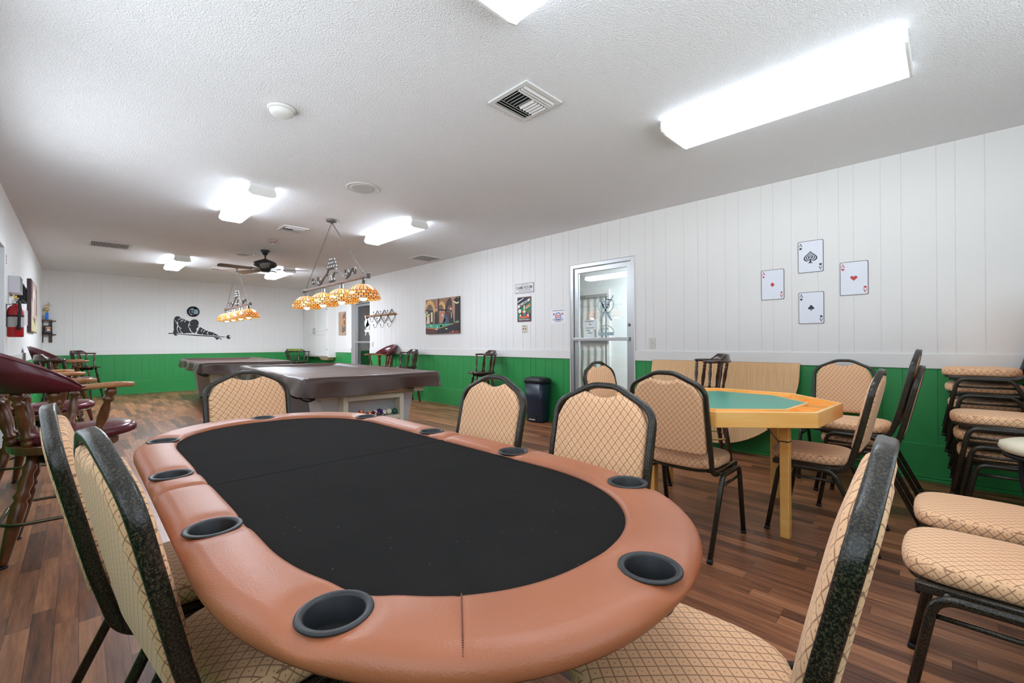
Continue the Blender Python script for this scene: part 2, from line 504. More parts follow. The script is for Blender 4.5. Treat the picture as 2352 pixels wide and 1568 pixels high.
M['rust'] = plain('rusty_edge', (86, 60, 52), .6)
M['cardblk'] = plain('card_black', (36, 42, 54), .5)
M['cardred'] = plain('card_red', (196, 52, 56), .5)
M['vinylseat'] = plain('cream_vinyl', (232, 222, 196), .35, var=.05)
M['teal'] = plain('teal_grey_paint', (118, 146, 142), .6)
M['hallwall'] = plain('hall_white_paint', (226, 230, 230), .6)
M['frost'] = plain('frosted_vinyl', (158, 182, 188), .5)
M['frostw'] = plain('white_vinyl_decal', (240, 244, 244), .5)
def colm(rgb, rough=.5):
    k = 'c%02x%02x%02x' % rgb
    if k not in M: M[k] = plain('paint_%s' % k, rgb, rough)
    return M[k]

def paper_translucent():
    m = bpy.data.materials.new('backlit_paper'); m.use_nodes = True; nt = m.node_tree; bs = nt.nodes['Principled BSDF']
    bs.inputs['Base Color'].default_value = lin((240, 240, 242)); bs.inputs['Roughness'].default_value = .7
    tl = nt.nodes.new('ShaderNodeBsdfTranslucent'); tl.inputs[0].default_value = lin((240, 240, 242))
    mx = nt.nodes.new('ShaderNodeMixShader'); mx.inputs[0].default_value = .5
    nt.links.new(bs.outputs[0], mx.inputs[1]); nt.links.new(tl.outputs[0], mx.inputs[2])
    nt.links.new(mx.outputs[0], nt.nodes['Material Output'].inputs[0]); return m
M['paper2'] = paper_translucent()
EXPOSURE, LOWER_GLOW, SKY, NEAR, FAR, MID = 0.37, 5.6, 1.9, 5.2, 88.0, 39.0
DECAL= {'torso': [(1.569, 1.409), (1.578, 1.432), (1.574, 1.479), (1.575, 1.626), (1.587, 1.704), (1.6, 1.732), (1.625, 1.751), (1.669, 1.753), (1.7, 1.728), (1.719, 1.713), (1.795, 1.673), (1.885, 1.636), (1.872, 1.604), (1.852, 1.556), (1.852, 1.508), (1.868, 1.477), (1.881, 1.422), (1.917, 1.375), (1.936, 1.363), (1.884, 1.36), (1.82, 1.359), (1.769, 1.349), (1.731, 1.356), (1.693, 1.36), (1.656, 1.355), (1.624, 1.347), (1.631, 1.324), (1.659, 1.312), (1.637, 1.301), (1.618, 1.3), (1.612, 1.289), (1.587, 1.312), (1.565, 1.339), (1.559, 1.366)], 'head': [(1.872, 1.572), (1.885, 1.628), (1.904, 1.665), (1.936, 1.686), (1.976, 1.693), (2.015, 1.684), (2.044, 1.657), (2.058, 1.618), (2.051, 1.569), (2.054, 1.521), (2.028, 1.488), (2.008, 1.46), (2.018, 1.432), (2.008, 1.4), (1.988, 1.372), (1.965, 1.359), (1.943, 1.371), (1.917, 1.399), (1.894, 1.438), (1.881, 1.477), (1.859, 1.497), (1.855, 1.532)], 'arm': [(2.084, 1.51), (2.127, 1.479), (2.194, 1.435), (2.275, 1.4), (2.343, 1.385), (2.391, 1.357), (2.433, 1.329), (2.471, 1.3), (2.391, 1.308), (2.255, 1.314), (2.133, 1.321), (2.054, 1.329), (2.028, 1.344), (2.018, 1.376), (2.034, 1.416), (2.054, 1.449), (2.061, 1.481)], 'butt': [(1.476, 1.361), (1.559, 1.358), (1.559, 1.335), (1.476, 1.339)], 'cue': [(1.634, 1.346), (1.988, 1.321), (2.323, 1.299), (2.584, 1.28), (2.584, 1.264), (2.323, 1.277), (1.988, 1.296), (1.634, 1.332)], 'tip': [(2.591, 1.279), (2.612, 1.278), (2.612, 1.265), (2.591, 1.266)], 'hand': [(2.35, 1.283), (2.384, 1.271), (2.475, 1.259), (2.503, 1.234), (2.531, 1.209), (2.509, 1.205), (2.475, 1.23), (2.454, 1.246), (2.461, 1.222), (2.419, 1.203), (2.398, 1.209), (2.405, 1.238), (2.377, 1.25)], 'ball': [(2.721, 1.273), (2.718, 1.257), (2.711, 1.243), (2.701, 1.232), (2.687, 1.225), (2.672, 1.222), (2.658, 1.225), (2.644, 1.232), (2.634, 1.243), (2.627, 1.257), (2.625, 1.272), (2.627, 1.288), (2.634, 1.302), (2.644, 1.313), (2.658, 1.32), (2.673, 1.323), (2.687, 1.32), (2.701, 1.313), (2.712, 1.302), (2.718, 1.288)]}
DECALW= {'w1': [(1.659, 1.676), (1.687, 1.704), (1.719, 1.713), (1.744, 1.702), (1.712, 1.7), (1.687, 1.685), (1.665, 1.664)], 'w2': [(1.7, 1.622), (1.716, 1.662), (1.738, 1.686), (1.744, 1.683), (1.725, 1.655), (1.707, 1.619)], 'w3': [(1.729, 1.635), (1.744, 1.667), (1.757, 1.681), (1.762, 1.676), (1.75, 1.655), (1.736, 1.631)], 'w4': [(1.769, 1.621), (1.788, 1.653), (1.806, 1.669), (1.809, 1.664), (1.795, 1.641), (1.779, 1.615)], 'w5': [(1.599, 1.662), (1.606, 1.657), (1.625, 1.616), (1.638, 1.597), (1.645, 1.636), (1.653, 1.633), (1.653, 1.598), (1.659, 1.535), (1.681, 1.504), (1.725, 1.466), (1.718, 1.458), (1.687, 1.477), (1.703, 1.411), (1.731, 1.372), (1.769, 1.345), (1.731, 1.352), (1.703, 1.387), (1.688, 1.434), (1.684, 1.481), (1.665, 1.508), (1.646, 1.488), (1.644, 1.441), (1.656, 1.394), (1.674, 1.371), (1.668, 1.363), (1.646, 1.387), (1.634, 1.433), (1.631, 1.48), (1.643, 1.531), (1.638, 1.574), (1.618, 1.6)], 'w6': [(1.866, 1.604), (1.873, 1.572), (1.894, 1.541), (1.888, 1.535), (1.868, 1.556), (1.859, 1.524), (1.866, 1.493), (1.859, 1.49), (1.847, 1.516), (1.851, 1.556)], 'w7': [(1.878, 1.481), (1.888, 1.474), (1.897, 1.43), (1.923, 1.387), (1.946, 1.361), (1.933, 1.361), (1.904, 1.394), (1.881, 1.438), (1.871, 1.473)], 'w8': [(2.074, 1.594), (2.067, 1.554), (2.044, 1.529), (2.029, 1.537), (2.054, 1.56)], 'w9': [(2.008, 1.46), (2.018, 1.484), (2.047, 1.497), (2.067, 1.53), (2.074, 1.522), (2.061, 1.481), (2.047, 1.425), (2.034, 1.42), (2.047, 1.465), (2.028, 1.472), (2.018, 1.444), (2.009, 1.448)], 'w10': [(2.094, 1.405), (2.107, 1.434), (2.134, 1.458), (2.137, 1.45), (2.117, 1.426), (2.102, 1.4)], 'w11': [(2.137, 1.386), (2.154, 1.414), (2.191, 1.434), (2.194, 1.427), (2.164, 1.402), (2.146, 1.38)], 'w12': [(2.217, 1.371), (2.228, 1.387), (2.248, 1.404), (2.255, 1.397), (2.234, 1.375), (2.238, 1.355), (2.251, 1.335), (2.241, 1.332), (2.221, 1.351)], 'w13': [(2.343, 1.323), (2.35, 1.348), (2.378, 1.357), (2.379, 1.348), (2.357, 1.338), (2.351, 1.319)], 'w14': [(2.001, 1.36), (2.014, 1.396), (2.021, 1.344), (2.12, 1.329), (2.134, 1.358), (2.137, 1.317), (2.027, 1.328), (1.858, 1.342), (1.923, 1.359)], 'w15': [(2.683, 1.294), (2.698, 1.306), (2.719, 1.302), (2.723, 1.281), (2.705, 1.26), (2.683, 1.268)]}
# ------------------------------------------------------------------ room shell
def groove_list(L, seed):
    rnd = random.Random(seed); out = []; u = 0
    pat = [.102, .203, .127, .178, .102, .152, .203, .152]
    while u < L:
        for d in pat:
            u += d
            if u < L - .02: out.append(u)
    return out

def panel_wall(name, origin, ud, n, L, openings, seed, zmax=H):
    """sheet panelling with real grooves; white above G, green below; openings: (u0,u1,z1)"""
    mb = MB(); ud, n, o = Vector(ud), Vector(n), Vector(origin)
    gw, gd = .005, .004
    gr = [g for g in groove_list(L, seed) if not any(a - .02 < g < b + .02 for a, b, *z in openings)]
    gr2 = [g for g in groove_list(L, seed) if any(a - .02 < g < b + .02 for a, b, *z in openings)]
    us = sorted(set([0, L] + [x for a, b, *z in openings for x in (a, b)]))
    P = lambda u, d, z: o + ud * u - n * d + Vector((0, 0, z))
    def strip(u0, u1, z0, z1, mat, gs):
        path = [(u0, 0)]
        for g in gs:
            if u0 + .01 < g < u1 - .01: path += [(g - gw / 2, 0), (g - gw / 4, gd), (g + gw / 4, gd), (g + gw / 2, 0)]
        path.append((u1, 0))
        vs = [P(u, d, z0) for u, d in path] + [P(u, d, z1) for u, d in path]; k = len(path)
        mb.add(vs, [(i, i + 1, k + i + 1, k + i) for i in range(k - 1)], mat)
    for a, b in zip(us, us[1:]):
        op = [q for q in openings if q[0] <= a + 1e-6 and q[1] >= b - 1e-6]
        gs = sorted(gr + gr2)
        z0 = op[0][2] if op else 0
        if op and len(op[0]) > 3 and op[0][3] > G:
            strip(a, b, 0, G, 1, gs); strip(a, b, G, op[0][3], 0, gs)
        if z0 < G: strip(a, b, z0, G, 1, gs)
        strip(a, b, max(z0, G), zmax, 0, gs)
    return struct(mb.build(name, [M['wall'], M['green']], recalc=False))

mb = MB(); mb.box2((XL - .3, YF - .3, -.05), (XR + 2.6, YB + .3, 0)); struct(mb.build('floor', M['floor']))
mb = MB(); mb.box2((XL - .3, YF - .3, H), (XR + 2.6, YB + .3, H + .05)); struct(mb.build('ceiling', M['ceil']))
D1 = (2.65, 3.595, 2.12); D2 = (9.30, 10.24, 2.09)
panel_wall('wall_right', (XR, YF, 0), (0, 1, 0), (-1, 0, 0), YB - YF, [(D1[0] - YF, D1[1] - YF, D1[2]), (D2[0] - YF, D2[1] - YF, D2[2])], 1)
panel_wall('wall_back', (XL, YB, 0), (1, 0, 0), (0, -1, 0), XR - XL, [], 2)
D3 = (5.3, 6.36, 2.02)
ADDED_WINDOWS = [(-.9, .8), (1.2, 2.9), (3.3, 4.95)]; WL = (.95, 2.2)  # unseen left windows, added to brighten the ceiling
panel_wall('wall_left', (XL, YF, 0), (0, 1, 0), (1, 0, 0), YB - YF, [(D3[0] - YF, D3[1] - YF, D3[2], 0)] + [(a - YF, b - YF, WL[1], WL[0]) for a, b in ADDED_WINDOWS], 3)
for i, (a, b) in enumerate(ADDED_WINDOWS):
    mb = MB()
    for q in ((a, a + .05, WL[0], WL[1]), (b - .05, b, WL[0], WL[1]), (a + .05, b - .05, WL[0], WL[0] + .05), (a + .05, b - .05, WL[1] - .05, WL[1]), (a + .05, b - .05, 1.55, 1.59)):
        mb.box2((XL - .06, q[0], q[2]), (XL + .02, q[1], q[3]))
    struct(mb.build('window_%d' % (i + 3), M['trimw']))  # frames of the added left windows
# front wall behind the camera, with three real window openings for daylight
W3 = [(.2, 1.4), (1.8, 3.0)]; WZ = (.85, 2.3)
mb = MB()
def fq(x0, x1, z0, z1, m): mb.add([(x0, YF, z0), (x1, YF, z0), (x1, YF, z1), (x0, YF, z1)], [(0, 1, 2, 3)], m)
fq(XL, XR, 0, WZ[0], 1); fq(XL, XR, WZ[1], H, 0)
xs = [XL] + [x for w in W3 for x in w] + [XR]
for a, b in zip(xs[0::2], xs[1::2]): fq(a, b, WZ[0], WZ[1], 0)
struct(mb.build('wall_front', [M['wall'], M['green']], recalc=False))
for i, (a, b) in enumerate(W3):
    mb = MB()
    for q in ((a, a + .05, WZ[0], WZ[1]), (b - .05, b, WZ[0], WZ[1]), (a + .05, b - .05, WZ[0], WZ[0] + .05), (a + .05, b - .05, WZ[1] - .05, WZ[1]), (a + .05, b - .05, 1.55, 1.59)):
        mb.box2((q[0], YF - .06, q[2]), (q[1], YF + .02, q[3]))
    struct(mb.build('window_%d' % (i + 1), M['trimw']))

# chair rail boards and baseboards (real boards on the wall)
def board(name, a, b, n, z0, z1, t, mat, shoe=False):
    """a, b: plan ends on the wall face, n: outward normal"""
    mb = MB(); a, b, n = Vector((*a, 0)), Vector((*b, 0)), Vector((*n, 0))
    def bar(zz0, zz1, tt):
        vs = [p + n * d + Vector((0, 0, z)) for p in (a, b) for d in (0.0005, tt) for z in (zz0, zz1)]
        mb.add(vs, [(0, 1, 3, 2), (4, 6, 7, 5), (0, 4, 5, 1), (2, 3, 7, 6), (0, 2, 6, 4), (1, 5, 7, 3)])
    bar(z0, z1, t)
    if shoe: bar(0.0, .022, t + .016); bar(.03, .042, t + .005)
    return struct(mb.build(name, mat, bevel=.003))
for i, (a, b, n) in enumerate([((XR, YF), (XR, D1[0] - .005), (-1, 0)), ((XR, D1[1] + .005), (XR, D2[0] - .003), (-1, 0)), ((XR, D2[1] + .003), (XR, YB), (-1, 0)),
                               ((XL, YB), (XR, YB), (0, -1)), ((XL, D3[1] + .09), (XL, YB), (1, 0)), ((XL, YF), (XL, D3[0] - .09), (1, 0))]):
    board('trim_%d' % (i + 1), a, b, n, G, G + .115, .014, M['trimw'])
for nm, a, b, n in [('baseboard_right', (XR, YF), (XR, D1[0] - .005), (-1, 0)), ('baseboard_right_2', (XR, D1[1] + .005), (XR, D2[0] - .003), (-1, 0)),
                    ('baseboard_right_3', (XR, D2[1] + .003), (XR, YB), (-1, 0)), ('baseboard_back', (XL, YB), (XR, YB), (0, -1)),
                    ('baseboard_left', (XL, D3[1] + .09), (XL, YB), (1, 0)), ('baseboard_left_2', (XL, YF), (XL, D3[0] - .09), (1, 0))]:
    board(nm, a, b, n, 0, .29, .018, M['green'], True)

# ------------------------------------------------------------------ adjoining hall seen through the glass doors
mb = MB()
mb.add([(6.62, YF, 0), (6.62, 7.3, 0), (6.62, 7.3, H), (6.62, YF, H)], [(0, 1, 2, 3)])
mb.add([(4.73, 7.3, 0), (6.62, 7.3, 0), (6.62, 7.3, H), (4.73, 7.3, H)], [(0, 1, 2, 3)])
mb.add([(4.73, YF, 0), (6.62, YF, 0), (6.62, YF, H), (4.73, YF, H)], [(0, 1, 2, 3)])
struct(mb.build('wall_hall', M['hallwall'], recalc=False))
mb = MB()
mb.add([(6.9, 7.36, 0), (6.9, YB, 0), (6.9, YB, H), (6.9, 7.36, H)], [(0, 1, 2, 3)])
mb.add([(4.73, 7.36, 0), (6.9, 7.36, 0), (6.9, 7.36, H), (4.73, 7.36, H)], [(0, 1, 2, 3)])
mb.add([(4.73, YB, 0), (6.9, YB, 0), (6.9, YB, H), (4.73, YB, H)], [(0, 1, 2, 3)])
struct(mb.build('wall_dim_room', M['teal'], recalc=False))  # partition and dim room added so the far door glass looks dark

def glass_door(name, D, dep, stile, bar_z, lock, handed=1):
    root = bpy.data.objects.new(name, None); COL.objects.link(root); root['kind'] = 'structure'
    y0, y1, z1 = D; x0 = XR + dep
    f = MB(); t = .045
    for q in ((y0, y0 + t, 0, z1), (y1 - t, y1, 0, z1), (y0 + t, y1 - t, z1 - t, z1)):
        f.box2((x0 - .012, q[0], q[2]), (x0 + .09, q[1], q[3]))
    f.build('door_frame', M['alu'], root, bevel=.002)
    a, b, c = y0 + t + .006, y1 - t - .006, z1 - t - .008
    s = MB()
    for q in ((a, a + stile, .005, c), (b - stile, b, .005, c), (a + stile, b - stile, c - stile, c), (a + stile, b - stile, .005, .20)):
        s.box2((x0 + .012, q[0], q[2]), (x0 + .055, q[1], q[3]))
    s.build('door_stile', M['alu'], root, bevel=.002)
    g = MB(); g.box2((x0 + .030, a + stile - .004, .19), (x0 + .036, b - stile + .004, c - stile + .004))
    g.build('glass_pane', M['glass'] if dep == 0 else M['glassd'], root)
    p = MB(); p.box2((x0 - .035, a + .01, bar_z - .02), (x0 - .012, b - .005, bar_z + .02))
    for yy in (a + .02, b - .03): p.box2((x0 - .014, yy - .012, bar_z - .024), (x0 + .014, yy + .012, bar_z + .024))
    p.build('push_bar', M['alu'], root, bevel=.004)
    if lock:
        k = MB(); k.lathe([(.018, 0), (.018, .012), (.012, .02)], (x0 + .014, a + stile * .45, 1.30), (-1, 0, 0), 14)
        k.build('lock_cylinder', M['alud'], root)
    if dep:
        r = MB()
        for q in ((y0 - .004, y0), (y1, y1 + .004)): r.box2((XR - .001, q[0], 0), (x0, q[1], z1))
        r.box2((XR - .001, y0, z1), (x0, y1, z1 + .004)); r.build('door_jamb', M['trimw'], root)
    return root
glass_door('door_1', D1, 0.0, .058, 1.132, True)
glass_door('door_2', D2, .085, .05, 1.128, False)
mb = MB()   # thin white casing trim round door_1
for q in ((D1[0] - .010, D1[0] - .001, 0, D1[2] + .001), (D1[1] + .001, D1[1] + .010, 0, D1[2] + .001), (D1[0] - .010, D1[1] + .010, D1[2] + .0015, D1[2] + .010)):
    mb.box2((XR - .016, q[0], q[2]), (XR + .03, q[1], q[3]))
struct(mb.build('trim_7', M['trimw']))
# left door opening: casing and a leaf, its panel colour standing in for dim daylit glass
root = bpy.data.objects.new('door_3', None); COL.objects.link(root); root['kind'] = 'structure'
f = MB()
for q in ((D3[0] - .085, D3[0], 0, D3[2] + .085), (D3[1], D3[1] + .085, 0, D3[2] + .085), (D3[0], D3[1], D3[2], D3[2] + .085)):
    f.box2((XL - .09, q[0], q[2]), (XL + .016, q[1], q[3]))
f.build('door_frame', M['trimw'], root, bevel=.003)
s = MB()
for q in ((D3[0] + .005, D3[0] + .09, .004, D3[2] - .005), (D3[1] - .09, D3[1] - .005, .004, D3[2] - .005), (D3[0] + .09, D3[1] - .09, D3[2] - .09, D3[2] - .005), (D3[0] + .09, D3[1] - .09, .005, .2)):
    s.box2((XL - .075, q[0], q[2]), (XL - .035, q[1], q[3]))
s.build('door_stile', colm((176, 190, 200)), root)
g = MB(); g.box2((XL - .064, D3[0] + .08, .18), (XL - .046, D3[1] - .08, D3[2] - .08)); g.build('door_panel', colm((150, 170, 184)), root)

# hall: curtained window behind door_1 ; then lamps, the hall one added
def curtain(name, y0, y1, z0, z1, x, label):
    t = thing(name, label, 'curtain', (0, 0, 0))
    mb = MB(); rows = []
    n = 80
    for k in range(9):
        z = z1 + (z0 - z1) * k / 8
        rows.append([(x - .03 - .016 * math.sin(i / n * (y1 - y0) * 44 + .4 * math.sin(k)) * (.5 + .5 * k / 8), y0 + (y1 - y0) * i / n, z) for i in range(n + 1)])
    mb.grid(rows); o = mb.build('curtain_panel', M['cloth'], t, recalc=False)
    r = MB(); r.box2((x - .07, y0 - .06, z1 + .0), (x - .005, y1 + .06, z1 + .05)); r.build('curtain_rod', M['greymet'] if z1 > 1.5 else M['alud'], t)
    return t
curtain('cafe_curtain', 4.28, 5.3, 1.16, 1.90, 6.6, 'long grey upper curtain behind the glass door, hanging from a grey pole')
curtain('cafe_curtain', 4.28, 5.3, .25, 1.08, 6.6, 'grey lower curtain tier behind the glass door, under the push bar height')
mb = MB(); mb.box2((6.57, 4.2, 1.93), (6.615, 5.4, 2.03)); mb.box2((6.58, 4.2, .2), (6.615, 4.26, 1.93)); struct(mb.build('trim_8', M['trimw']))
def ceiling_lamp(x, y, w, L, lens, label, fl=.985, zt=-.012, d=.085):
    t = thing('ceiling_light', label, 'ceiling light', (x, y, H), 0, 'fluorescent ceiling lights')
    hw = w / 2
    pr = [(-hw * fl, zt), (-hw, -.052 + (zt + .012) * 1.4), (-hw * .93, -d * .86), (-hw * .7, -d), (hw * .7, -d), (hw * .93, -d * .86), (hw, -.052 + (zt + .012) * 1.4), (hw * fl, zt)]
    mb = MB(); mb.prism(pr, -L / 2 + .012, L / 2 - .012, fn=lambda a, b, c: (a, c, b)); df = mb.build('diffuser', [lens, M['lens_side'] if zt < -.02 else lens], t)
    for p in df.data.polygons: p.material_index = 0 if p.normal.z < -.55 else 1
    for s in (-1, 1):
        e = MB(); pe = [(a * 1.02, b * 1.04 - .0) for a, b in pr]
        e.prism(pe, s * (L / 2 - .012), s * L / 2, fn=lambda a, b, c: (a, c, b)); e.build('end_cap', M['whitepl'], t)
    b = MB(); b.box2((-hw * .9, -L / 2 + .01, zt + .0005), (hw * .9, L / 2 - .01, -.001)); b.build('housing', M['white'], t)
    return t
ceiling_lamp(3.02, .76, .41, 1.25, M['lens4'], 'wide fluorescent wraparound light above the four ace signs, end to end striped')
ceiling_lamp(1.21, .76, .41, 1.25, M['lens4'], 'wide fluorescent light cut off by the top edge, above the poker table')
ceiling_lamp(1.24, 5.20, .24, 1.22, M['lens_mid'], 'bright narrow fluorescent light left of the big chandelier chain, before the fan', .88, -.03, .105)
ceiling_lamp(2.95, 5.16, .24, 1.22, M['lens_mid'], 'bright narrow fluorescent light right of the big chandelier chain', .88, -.03, .105)
ceiling_lamp(1.25, 9.78, .24, 1.22, M['lens2'], 'small far fluorescent light above the pool player wall decal', .88, -.03, .105)
ceiling_lamp(2.95, 9.78, .24, 1.22, M['lens2'], 'far fluorescent light half hidden behind the ceiling fan blades', .88, -.03, .105)
t = ceiling_lamp(5.7, 2.6, .3, 1.2, M['hall_fill'], 'added unseen light that brightens the hall behind the glass door')  # added lamp out of view, lights the hall
for k, v in (('lens4', NEAR), ('lens2', FAR), ('lens_mid', MID)): M[k].node_tree.nodes['Principled BSDF'].inputs['Emission Strength'].default_value = v
# ------------------------------------------------------------------ banquet chair (local +y = front)
SQ = rrect(.024, .024, .008, 2)
RIB = rrect(.021, .029, .006, 2)
def pad_mesh(outline, zf, name, mat, parent, fn, rim, nlev):
    """pillow: outline 2D closed, shrunk towards its centre on the levels"""
    mb = MB(); n = len(outline); cx = sum(p[0] for p in outline) / n; cy = sum(p[1] for p in outline) / n
    rows = []
    for off, h in rim:
        row = []
        for i, (x, y) in enumerate(outline):
            x0, y0 = outline[i - 1]; x1, y1 = outline[(i + 1) % n]
            tx, ty = x1 - x0, y1 - y0; l = math.hypot(tx, ty) or 1
            row.append(fn(x - ty / l * off * -1 * -1, y + tx / l * off, h))
        rows.append(row)
    # inner rings towards the centre
    off, h = rim[-1]
    last = [(x, y) for x, y in outline]
    k = 5
    for q in range(1, k + 1):
        t = q / k
        row = []
        for i, (x, y) in enumerate(outline):
            x0, y0 = outline[i - 1]; x1, y1 = outline[(i + 1) % n]
            tx, ty = x1 - x0, y1 - y0; l = math.hypot(tx, ty) or 1
            px, py = x - ty / l * off, y + tx / l * off
            row.append(fn(px + (cx - px) * t * .999, py + (cy - py) * t * .999, h + zf * (1 - (1 - t) ** 2)))
        rows.append(row)
    mb.grid(rows, closed_u=True)
    mb.add(rows[0], [tuple(range(n))], 0)
    mb.add(rows[-1], [tuple(range(n))], 0, True)
    return mb.build(name, mat, parent)

def superell(a0, a1, b0, b1, n, k):
    """closed outline, counter-clockwise; a0..a1 x range, b0..b1 y range"""
    out = []
    cx, cy, rx, ry = (a0 + a1) / 2, (b0 + b1) / 2, (a1 - a0) / 2, (b1 - b0) / 2
    for i in range(n):
        a = 2 * PI * i / n; c, s = math.cos(a), math.sin(a)
        out.append((cx + rx * math.copysign(abs(c) ** (2 / k), c), cy + ry * math.copysign(abs(s) ** (2 / k), s)))
    return out

BY = lambda z: -.128 - .222 * (z - .385)          # recline of the back
PADS = {}
def make_banquet_chair(label):
    t = thing('banquet_chair', label, 'chair')
    # seat cushion
    def seat_fn(x, y, h): return (x * (1.0 + .06 * (y - .07)), y, h)
    pad_mesh(superell(-.188, .188, -.118, .262, 48, 3.4), .007, 'seat', M['fabric'], t, seat_fn,
             [(.016, .411), (.003, .415), (0, .428), (0, .446), (.005, .456), (.014, .462), (.028, .4655)], 4)
    p = MB(); o = superell(-.18, .18, -.11, .25, 40, 3.4)
    p.prism(o, .396, .4115); p.build('seat_pan', M['hammer'], t)
    # back frame: one bent ribbon, seat rails included
    half = [(.193, .225, .399), (.196, -.122, .397), (.2008, BY(.57), .57), (.2015, BY(.60), .60), (.2028, BY(.76), .76)]
    crown = [(.19, BY(.872), .872), (.10, BY(.912), .912), (.045, BY(.932), .932)]
    L1 = fillet([Vector(p) for p in half[:3]], .085, 9)
    right = L1 + [Vector(half[3])]
    up = fillet([Vector(half[3]), Vector((.204, BY(.853), .853)), Vector((.050, BY(.928), .928)), Vector((-.050, BY(.928), .928)), Vector((-.204, BY(.853), .853)), Vector((-.2015, BY(.60), .60))], [.085, .13, .13, .085], 9)
    left = [Vector((-p.x, p.y, p.z)) for p in reversed(right)]
    path = right[:-1] + up + left[1:]
    bn = Vector((0, 1, .222)).normalized()
    N = len(path)
    def nrm(i):
        p = path[i]
        a = path[max(0, i - 1)]; b = path[min(N - 1, i + 1)]
        d = (b - a).normalized()
        if p.z < .58:                       # on the bends the wide side keeps facing out of the bend
            s = Vector((-1 if p.x > 0 else 1, 0, 0))
            w = s.cross(d); 
            return w if True else bn
        return -bn
    sgn = 1
    ws = []
    prev = None
    for i in range(N):
        w = Vector(nrm(i)).normalized()
        if prev is not None and w.dot(prev) < 0: w = -w
        ws.append(w); prev = w
    f = MB(); f.tube(path, prof=RIB, nrm=lambda i: ws[i]); f.build('back_frame', M['hammer'], t)
    # back cushion with the hand-hold dip in its top edge
    top = []
    for i in range(25):
        u = -1 + 2 * i / 24; x = .188 * u
        ax = abs(x)
        z = .926 - max(0, ax - .05) * .487 - .008 - .004 * math.exp(-((ax - .05) / .03) ** 2)
        z = min(z, .884 + .018 * (ax / .07) ** 2)
        if ax > .14: z -= .05 * ((ax - .14) / .048) ** 2
        top.append((x, z))
    out = [(-.186, .53), (-.178, .512), (-.15, .503)] + [(-.15 + .3 * i / 10, .503) for i in range(1, 10)] + [(.15, .503), (.178, .512), (.186, .53)]
    out += [(.187, .6), (.188, .68), (.1885, .76)] + list(reversed(top)) + [(-.1885, .76), (-.188, .68), (-.187, .6)]
    dn = Vector((0, -.222, 1)).normalized(); nb = Vector((0, 1, .222)).normalized()
    def back_fn(x, z, h): return tuple(Vector((x, BY(z), z)) + nb * h)
    thin = pad_mesh(out, .003, 'backrest', M['fabricb'], t, back_fn, [(.006, -.012), (.0, -.008), (0, .006), (.004, .0115), (.012, .0145), (.02, .0155)], 4)
    thick = pad_mesh(out, .010, 'backrest', M['fabricb'], t, back_fn, [(.016, -.021), (.004, -.017), (.0, -.010), (0, .006), (.003, .014), (.010, .021), (.022, .025)], 4)
    PADS.update(thin=thin.data, thick=thick.data); bpy.data.objects.remove(thin); thick.name = 'backrest'
    # legs: bent tube each side, stretcher, cross bars
    for s in (-1, 1):
        g = MB(); x = .2255 * s
        pts = fillet([(x, .252, .004), (x, .184, .394), (x, -.062, .394), (x, -.245, .004)], .06, 8)
        g.tube(pts, prof=SQ, nrm=(1, 0, 0)); lf = g.build('leg_frame', M['hammer'], t)
        for yy in (.252, -.245):
            c = MB(); c.tube([(x, yy + (.0006 if yy > 0 else -.002), 0), (x, yy - .004 * (1 if yy > 0 else -1.6), .018)], prof=rrect(.027, .027, .008, 2), nrm=(1, 0, 0))
            c.build('foot_cap', M['rubber'], lf)
        st = MB(); st.tube([(x, .192, .342), (x, -.086, .342)], r=.0075, n=8); st.build('stretcher', M['hammer'], t)
    for yy in (.16, -.045):
        cb = MB(); cb.tube([(-.22, yy, .3945), (.22, yy, .3945)], r=.008, n=8); cb.build('cross_bar', M['hammer'], t)
    return t

FX, FMX, FY, FMY = -PI / 2, PI / 2, 0.0, PI      # facing +x, -x, +y, -y
chairs = [
    (.262, 1.095, 0, FX + .12, 'gold banquet chair nearest on the left side of the poker table, beside its near corner', 'chairs around the poker table'),
    (.195, 1.585, 0, FX, 'second gold banquet chair on the left of the poker table, before the burgundy stool', 'chairs around the poker table'),
    (.675, 2.555, 0, FMY, 'gold banquet chair at the far end of the poker table, before the pool tables', 'chairs around the poker table'),
    (1.135, 1.50, 0, FMX, 'gold banquet chair right of the poker table, just before the dark trash can', 'chairs around the poker table'),
    (1.135, .905, 0, FMX, 'nearest gold banquet chair right of the poker table, in front of the glass door', 'chairs around the poker table'),
    (.857, .318, 0, FY + .045, 'gold banquet chair at the near end of the poker table, frame seen edge-on', 'chairs around the poker table'),
    (2.440, 1.065, 0, FX, 'gold banquet chair turned away, pushed up to the left side of the octagonal table', 'chairs around the octagonal table'),
    (3.075, .510, 0, FY, 'gold banquet chair behind the front wooden leg of the octagonal table, seen from its side', 'chairs around the octagonal table'),
    (4.335, .635, 0, FMX, 'gold banquet chair with its back against the green wall, behind the octagonal table corner', 'chairs around the octagonal table'),
    (2.96, 1.76, 0, FMY, 'small looking gold banquet chair directly in front of the glass door', 'chairs around the octagonal table'),
    (3.705, .372, 0, FY, 'lower banquet chair of the pair stacked by the green wall right of the octagonal table', 'pair of stacked banquet chairs'),
    (3.705, .387, .1, FY, 'upper banquet chair of the pair stacked by the green wall right of the octagonal table', 'pair of stacked banquet chairs'),
    (1.875, -.150, 0, FY, 'gold banquet chair cut off at the right edge, its seat front and leg visible', 'loose chairs at the right edge'),
    (2.365, -.155, 0, FY + .015, 'gold banquet chair at the right edge showing only its seat, behind the nearest one', 'loose chairs at the right edge'),
]
